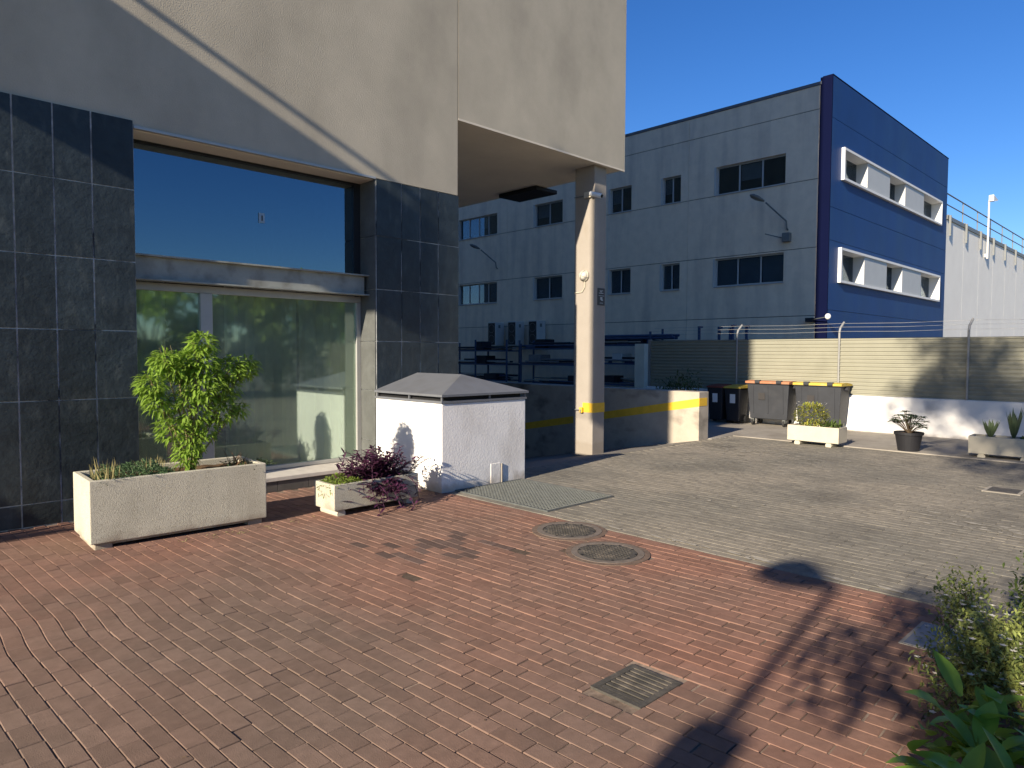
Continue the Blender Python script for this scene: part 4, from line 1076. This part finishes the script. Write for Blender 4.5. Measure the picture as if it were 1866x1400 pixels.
# AC units, racks
def ac(loc, label):
    t = empty('air_conditioner', loc, label, 'air conditioner', 'outdoor units on the grey wall')
    MB().box(0, 0.62, 0, 0.62, 0, 1.27).build('casing', 'acwhite', t, bevel=0.02)
    MB().box(-0.012, -0.001, 0.06, 0.58, 0.06, 1.22).build('grille', 'acgrille', t)
    for z in (0.36, 0.92):
        MB().lathe([(0.2, -0.02), (0.22, -0.03), (0.22, -0.013)], 20, (0, 0.31, z), 'x').build('fan_ring', 'lampgrey', t)
    MB().box(0.2, 0.34, -0.012, -0.001, 0.95, 1.12).build('service_plate', 'lampgrey', t)
    MB().box(0.0, 0.9, 0.05, 0.12, -0.06, -0.002).box(0.0, 0.9, 0.5, 0.57, -0.06, -0.002).build('bracket', 'galv', t)
    return t
for k, (y, lab) in enumerate(((27.05, 'left white air conditioning unit of three on the grey wall'), (25.5, 'middle white air conditioning unit of three on the grey wall'), (24.0, 'right white air conditioning unit of three on the grey wall'))):
    ac((25.25, y, 2.09), lab)
def rack(y0, y1, top, label, seed, levels):
    t = empty('storage_rack', (24.0, y0, 0), label, 'rack', 'storage racks in the yard'); r = random.Random(seed)
    L_ = y1-y0; n = max(2, int(L_/2.0)+1)
    for k in range(n):
        y = L_*k/(n-1)
        for x in (0, 0.9):
            MB().box(x-0.035, x+0.035, y-0.035, y+0.035, 0, top+r.uniform(0, 0.35)).build('upright', 'rackblue', t)
    for z in levels:
        for x in (-0.04, 0.94):
            MB().box(x-0.02, x+0.02, 0, L_, z-0.06, z+0.0).build('shelf_beam', 'rackblue', t)
        q = r.randint(6, 13)
        for k in range(q):
            ln = r.uniform(0.45, 1.0)*L_; y = r.uniform(-0.15, L_-ln+0.15); rr = r.uniform(0.02, 0.05)
            x = r.uniform(0.0, 0.9); zz = z+rr+r.choice((0, 0, 0.09, 0.18))
            m_ = r.choice(('rackblue', 'rackdark', 'rackdark', 'rackgrey', 'alu'))
            if r.random() < 0.6: MB().cyl((x, y, zz), (x, y+ln, zz), rr, rr, 8).build('stored_pipe', m_, t)
            else: MB().box(x-0.05, x+0.05, y, y+ln, zz-rr+0.002, zz+rr).build('stored_profile', m_, t)
        if r.random() < 0.9:
            y = r.uniform(0.1, L_-1.2); MB().box(0.1, 0.8, y, y+r.uniform(0.5, 0.9), z+0.002, z+r.uniform(0.3, 0.5)).build('crate', r.choice(('rackgrey', 'rackdark', 'acwhite')), t, bevel=0.02)
    return t
rack(24.9, 29.6, 2.2, 'leftmost steel storage rack full of dark goods beneath the air conditioners', 81, [0.35, 1.15, 1.85])
rack(20.0, 23.9, 2.0, 'middle steel storage rack behind the column', 82, [0.3, 1.2, 1.95])
rack(16.4, 19.6, 2.45, 'rightmost blue storage rack beside the end of the fence', 83, [0.4, 1.3, 2.1])
t = empty('pipe_stack', (24.0, 15.3, 2.2), 'bundle of long blue pipes on the top of the yard racks', 'pipes')
for k in range(9):
    z = 0.1*(k // 5)+0.16; MB().cyl((0.1+0.16*(k % 5), 0.0+R.uniform(0, 0.5), z), (0.1+0.16*(k % 5), 4.4, z), 0.055, 0.055, 10).build('pipe', 'rackblue', t)
MB().box(-0.02, 0.98, 1.15, 1.25, -2.2, 0.09).box(-0.02, 0.98, 4.2, 4.3, 0.0, 0.09).build('support', 'rackblue', t)
t = empty('hook_rack', (24.0, 12.1, 0), 'low steel frame with hooked posts just above the shaded fence', 'rack')
for y, h in ((2.05, 2.72), (1.2, 2.68), (0.75, 2.62), (0.65, 2.74), (0.1, 2.7)):
    MB().box(-0.04, 0.04, y-0.04, y+0.04, 0, h).box(-0.04, 0.2, y-0.05, y+0.05, h, h+0.06).build('post', 'rackblue', t)
MB().box(-0.05, 0.05, -0.3, 2.4, 2.16, 2.24).build('beam', 'rackblue', t)
t = empty('yard_wall', (23.0, 16.0, 0), 'grey concrete yard wall post at the end of the fence', 'wall')
MB().box(-0.2, 0.2, -0.15, 0.3, 0, 2.1).build('pier', 'graywall', t)
# fence return behind the ramp wall
fr2 = empty('yard_fence', (16.32, 11.15, 0), 'shaded green grey corrugated fence running behind the ramp wall', 'fence')
for (y0, y1) in ((-0.04, -2.03),):
    mb = MB()
    for k in range(24):
        z = 0.05+k*rib; mb.quad((0, y1, z), (0, y0, z), (0, y0, z+rib*0.45), (0, y1, z+rib*0.45)); mb.quad((0, y1, z+rib*0.45), (0, y0, z+rib*0.45), (-0.022, y0, z+rib*0.55), (-0.022, y1, z+rib*0.55)); mb.quad((-0.022, y1, z+rib*0.55), (-0.022, y0, z+rib*0.55), (-0.022, y0, z+rib*0.9), (-0.022, y1, z+rib*0.9)); mb.quad((-0.022, y1, z+rib*0.9), (-0.022, y0, z+rib*0.9), (0, y0, z+rib), (0, y1, z+rib))
    mb.box(0.002, 0.02, y1, y0, 0.05, 2.07)
    mb.build('panel', 'fence', fr2)
MB().box(-0.04, 0.04, -0.04, 0.04, 0, 2.1).build('post', 'wire', fr2)

# ================================================================== WHITE HALL FAR RIGHT
wb = empty('white_hall', (41.25, 10.12, 0), 'long white clad hall with roof railing behind the blue facade', 'building')
x = 0.0; k = 0
while x < 40:
    MB().box(x+0.006, x+3.55-0.006, 0, 0.4, -0.05, 8.72).build('wall_panel', 'whitebldg', wb); x += 3.55; k += 1
MB().box(0.05, 40, 0.02, 25, 0, 8.6).build('core', 'whitebldg', wb)
MB().box(-0.02, 40.2, -0.06, 25, 8.725, 8.93).build('parapet', 'lampgrey', wb)
MB().tube([(0.2, 0.1, 10.12), (40, 0.1, 10.12)], 0.035, 8).tube([(0.2, 0.1, 9.56), (40, 0.1, 9.56)], 0.03, 8).build('railing', 'lampgrey', wb)
x = 0.3
while x < 40:
    MB().box(x-0.04, x+0.04, -0.16, -0.061, 7.9, 8.95).box(x-0.03, x+0.03, -0.05, 0.1, 8.935, 9.0).cyl((x, 0.1, 8.93), (x, 0.1, 10.12), 0.03, 0.03, 6).build('railing_post', 'lampgrey', wb); x += 3.3
t = empty('facade_lamp', (49.6, 10.06, 7.5), 'white lamp on a pole rising above the white hall', 'lamp')
MB().cyl((0, -0.1, 0), (0, -0.1, 3.45), 0.06, 0.05, 10).box(-0.05, 0.05, -0.1, 0.05, 0.1, 0.3).build('pole', 'acwhite', t)
hd = MB().prism([(-0.1, -0.35, 3.4), (0.2, -0.35, 3.4), (0.2, -0.1, 3.4), (-0.1, -0.1, 3.4)], [(-0.1, -0.35, 3.75), (1.4, -0.3, 3.65), (1.4, -0.2, 3.65), (-0.1, -0.1, 3.75)])
hd.build('head', 'whiteframe', t)

# ================================================================== BEHIND THE CAMERA: LAMP POST, TREES
XP = -4.3
t = empty('street_lamp', (XP, 1.07+0.162*XP, 0), 'post lamp behind the viewer whose shadow lies on the paving', 'street lamp')
HP = 2.16-0.4154*XP
MB().cyl((0, 0, 0), (0, 0, HP), 0.05, 0.036, 14).build('pole', 'lampgrey', t)
MB().box(-0.13, 0.13, -0.13, 0.13, 2.55, 2.95).build('control_box', 'lampgrey', t, bevel=0.02)
h = MB(); n = 16
prof = [(0.0, 0.06), (0.08, 0.09), (0.18, 0.17), (0.34, 0.24), (0.50, 0.18), (0.60, 0.03)]
for (l, rr) in prof:
    for i in range(n):
        a = 6.283*i/n; h.v.append((rr*math.cos(a), l, HP-0.02+rr*0.95*math.sin(a)*(1 if math.sin(a) > 0 else 0.2)))
for k in range(len(prof)-1):
    for i in range(n):
        j = (i+1) % n; h.f.append((k*n+i, k*n+j, (k+1)*n+j, (k+1)*n+i))
h.build('head', 'lampgrey', t, smooth=True)

def tree(name, loc, label, H, cr, trunk_h, nleaf, m, seed, leaf=(0.16, 0.08), group='trees behind the viewer', flat=1.0, nclump=34, off=0.0, tr_=0.16):
    t = empty(name, loc, label, 'tree', group); r = random.Random(seed); tk = MB(); it = []
    tk.cyl((0, 0, 0), (r.uniform(-.1, .1), r.uniform(-.1, .1), trunk_h), tr_, tr_*0.7, 10)
    cc = Vector((0, off, (H+trunk_h)/2)); hz = (H-trunk_h)/2
    for k in range(nclump):
        v = rv(r); v = v.normalized()*(v.length**0.55)
        c = cc + Vector((v.x*cr, v.y*cr*flat, v.z*hz))
        stems(tk, (0, 0, trunk_h*0.85+r.uniform(0, hz*0.5)), c, 0.05, 0.012, Vector((0, 0, 0.15)), 4)
        rad = r.uniform(0.22, 0.36)*cr
        for q in range(nleaf//nclump):
            p = c + rv(r)*rad
            it.append((p, rv(r)+Vector((0, 0, -0.2)), rv(r), leaf[0]*r.uniform(0.7, 1.3), leaf[1]*r.uniform(0.7, 1.3), 0.2))
    tk.build('trunk', 'bark', t); leafmesh(it, 2).build('crown', m, t)
    return t
# casts the dappled shade on the right half of the picture
tree('street_tree', (-4.0, -1.75, 0), 'tall crowned street tree behind the viewer shading the white wall', 12.2, 1.95, 6.9, 6000, 'leaf_mid', 91, (0.17, 0.085), off=1.15)
tree('young_tree', (-1.2, -0.35, 0), 'low branching young tree close behind the viewer shading the bricks', 3.0, 0.72, 1.55, 1150, 'leaf_mid', 92, (0.085, 0.042), nclump=26, off=0.30, tr_=0.025)
# hedge and row mirrored in the window
k = 0
ORD = ('first', 'second', 'third', 'fourth', 'fifth', 'sixth', 'seventh')
for (x, y, H, cr) in ((-1, -12.5, 4.6, 2.3), (4, -12, 5.0, 2.4), (9, -13, 5.3, 2.6), (14, -12.4, 4.9, 2.5), (19, -13, 5.2, 2.6), (25, -13, 5.6, 2.9), (31, -13, 5.6, 3.0)):
    tree('row_tree', (x, y, 0), 'leafy tree across the street mirrored in the window, %s of its row from the left' % ORD[k], H, cr, 0.9, 4200, 'leaf_lime' if k % 2 else 'leaf_peach', 200+k, (0.34, 0.19), 'trees mirrored in the window', nclump=30)
    k += 1
hd = empty('hedge', (12, -11.0, 0), 'long clipped hedge across the street mirrored in the window', 'hedge')
r = random.Random(77); it = []
for k in range(9000):
    it.append((Vector((r.uniform(-16, 26), r.uniform(-0.7, 0.7), 2.1*r.random()**0.6)), rv(r), rv(r), 0.24, 0.14, 0.1))
leafmesh(it, 2).build('foliage', 'leaf_mid', hd)

lt = empty('leaf_litter', (3.0, 4.0, 0), 'scattered dry leaves and crumbs on the red brick paving', 'litter'); lt['kind'] = 'stuff'
r = random.Random(99); it = []
for k in range(150):
    if k % 3 == 0: x, y = r.uniform(-2.2, 2.2), r.uniform(-3.2, 3.5)
    else: x, y = r.gauss(-0.5, 0.9), 2.45+r.gauss(0, 0.12)
    it.append((Vector((x, y, 0.006)), Vector((r.gauss(0, 1), r.gauss(0, 1), 0.15)), Vector((0, 0, 1))+rv(r)*0.5, r.uniform(0.008, 0.028), r.uniform(0.004, 0.012), 0.1))
lo_ = leafmesh(it, 2).build('dry_leaf', mat('litter', (0.13, 0.085, 0.045), 0.9, 0.3, 30, isl=0.5), lt, kind='stuff')
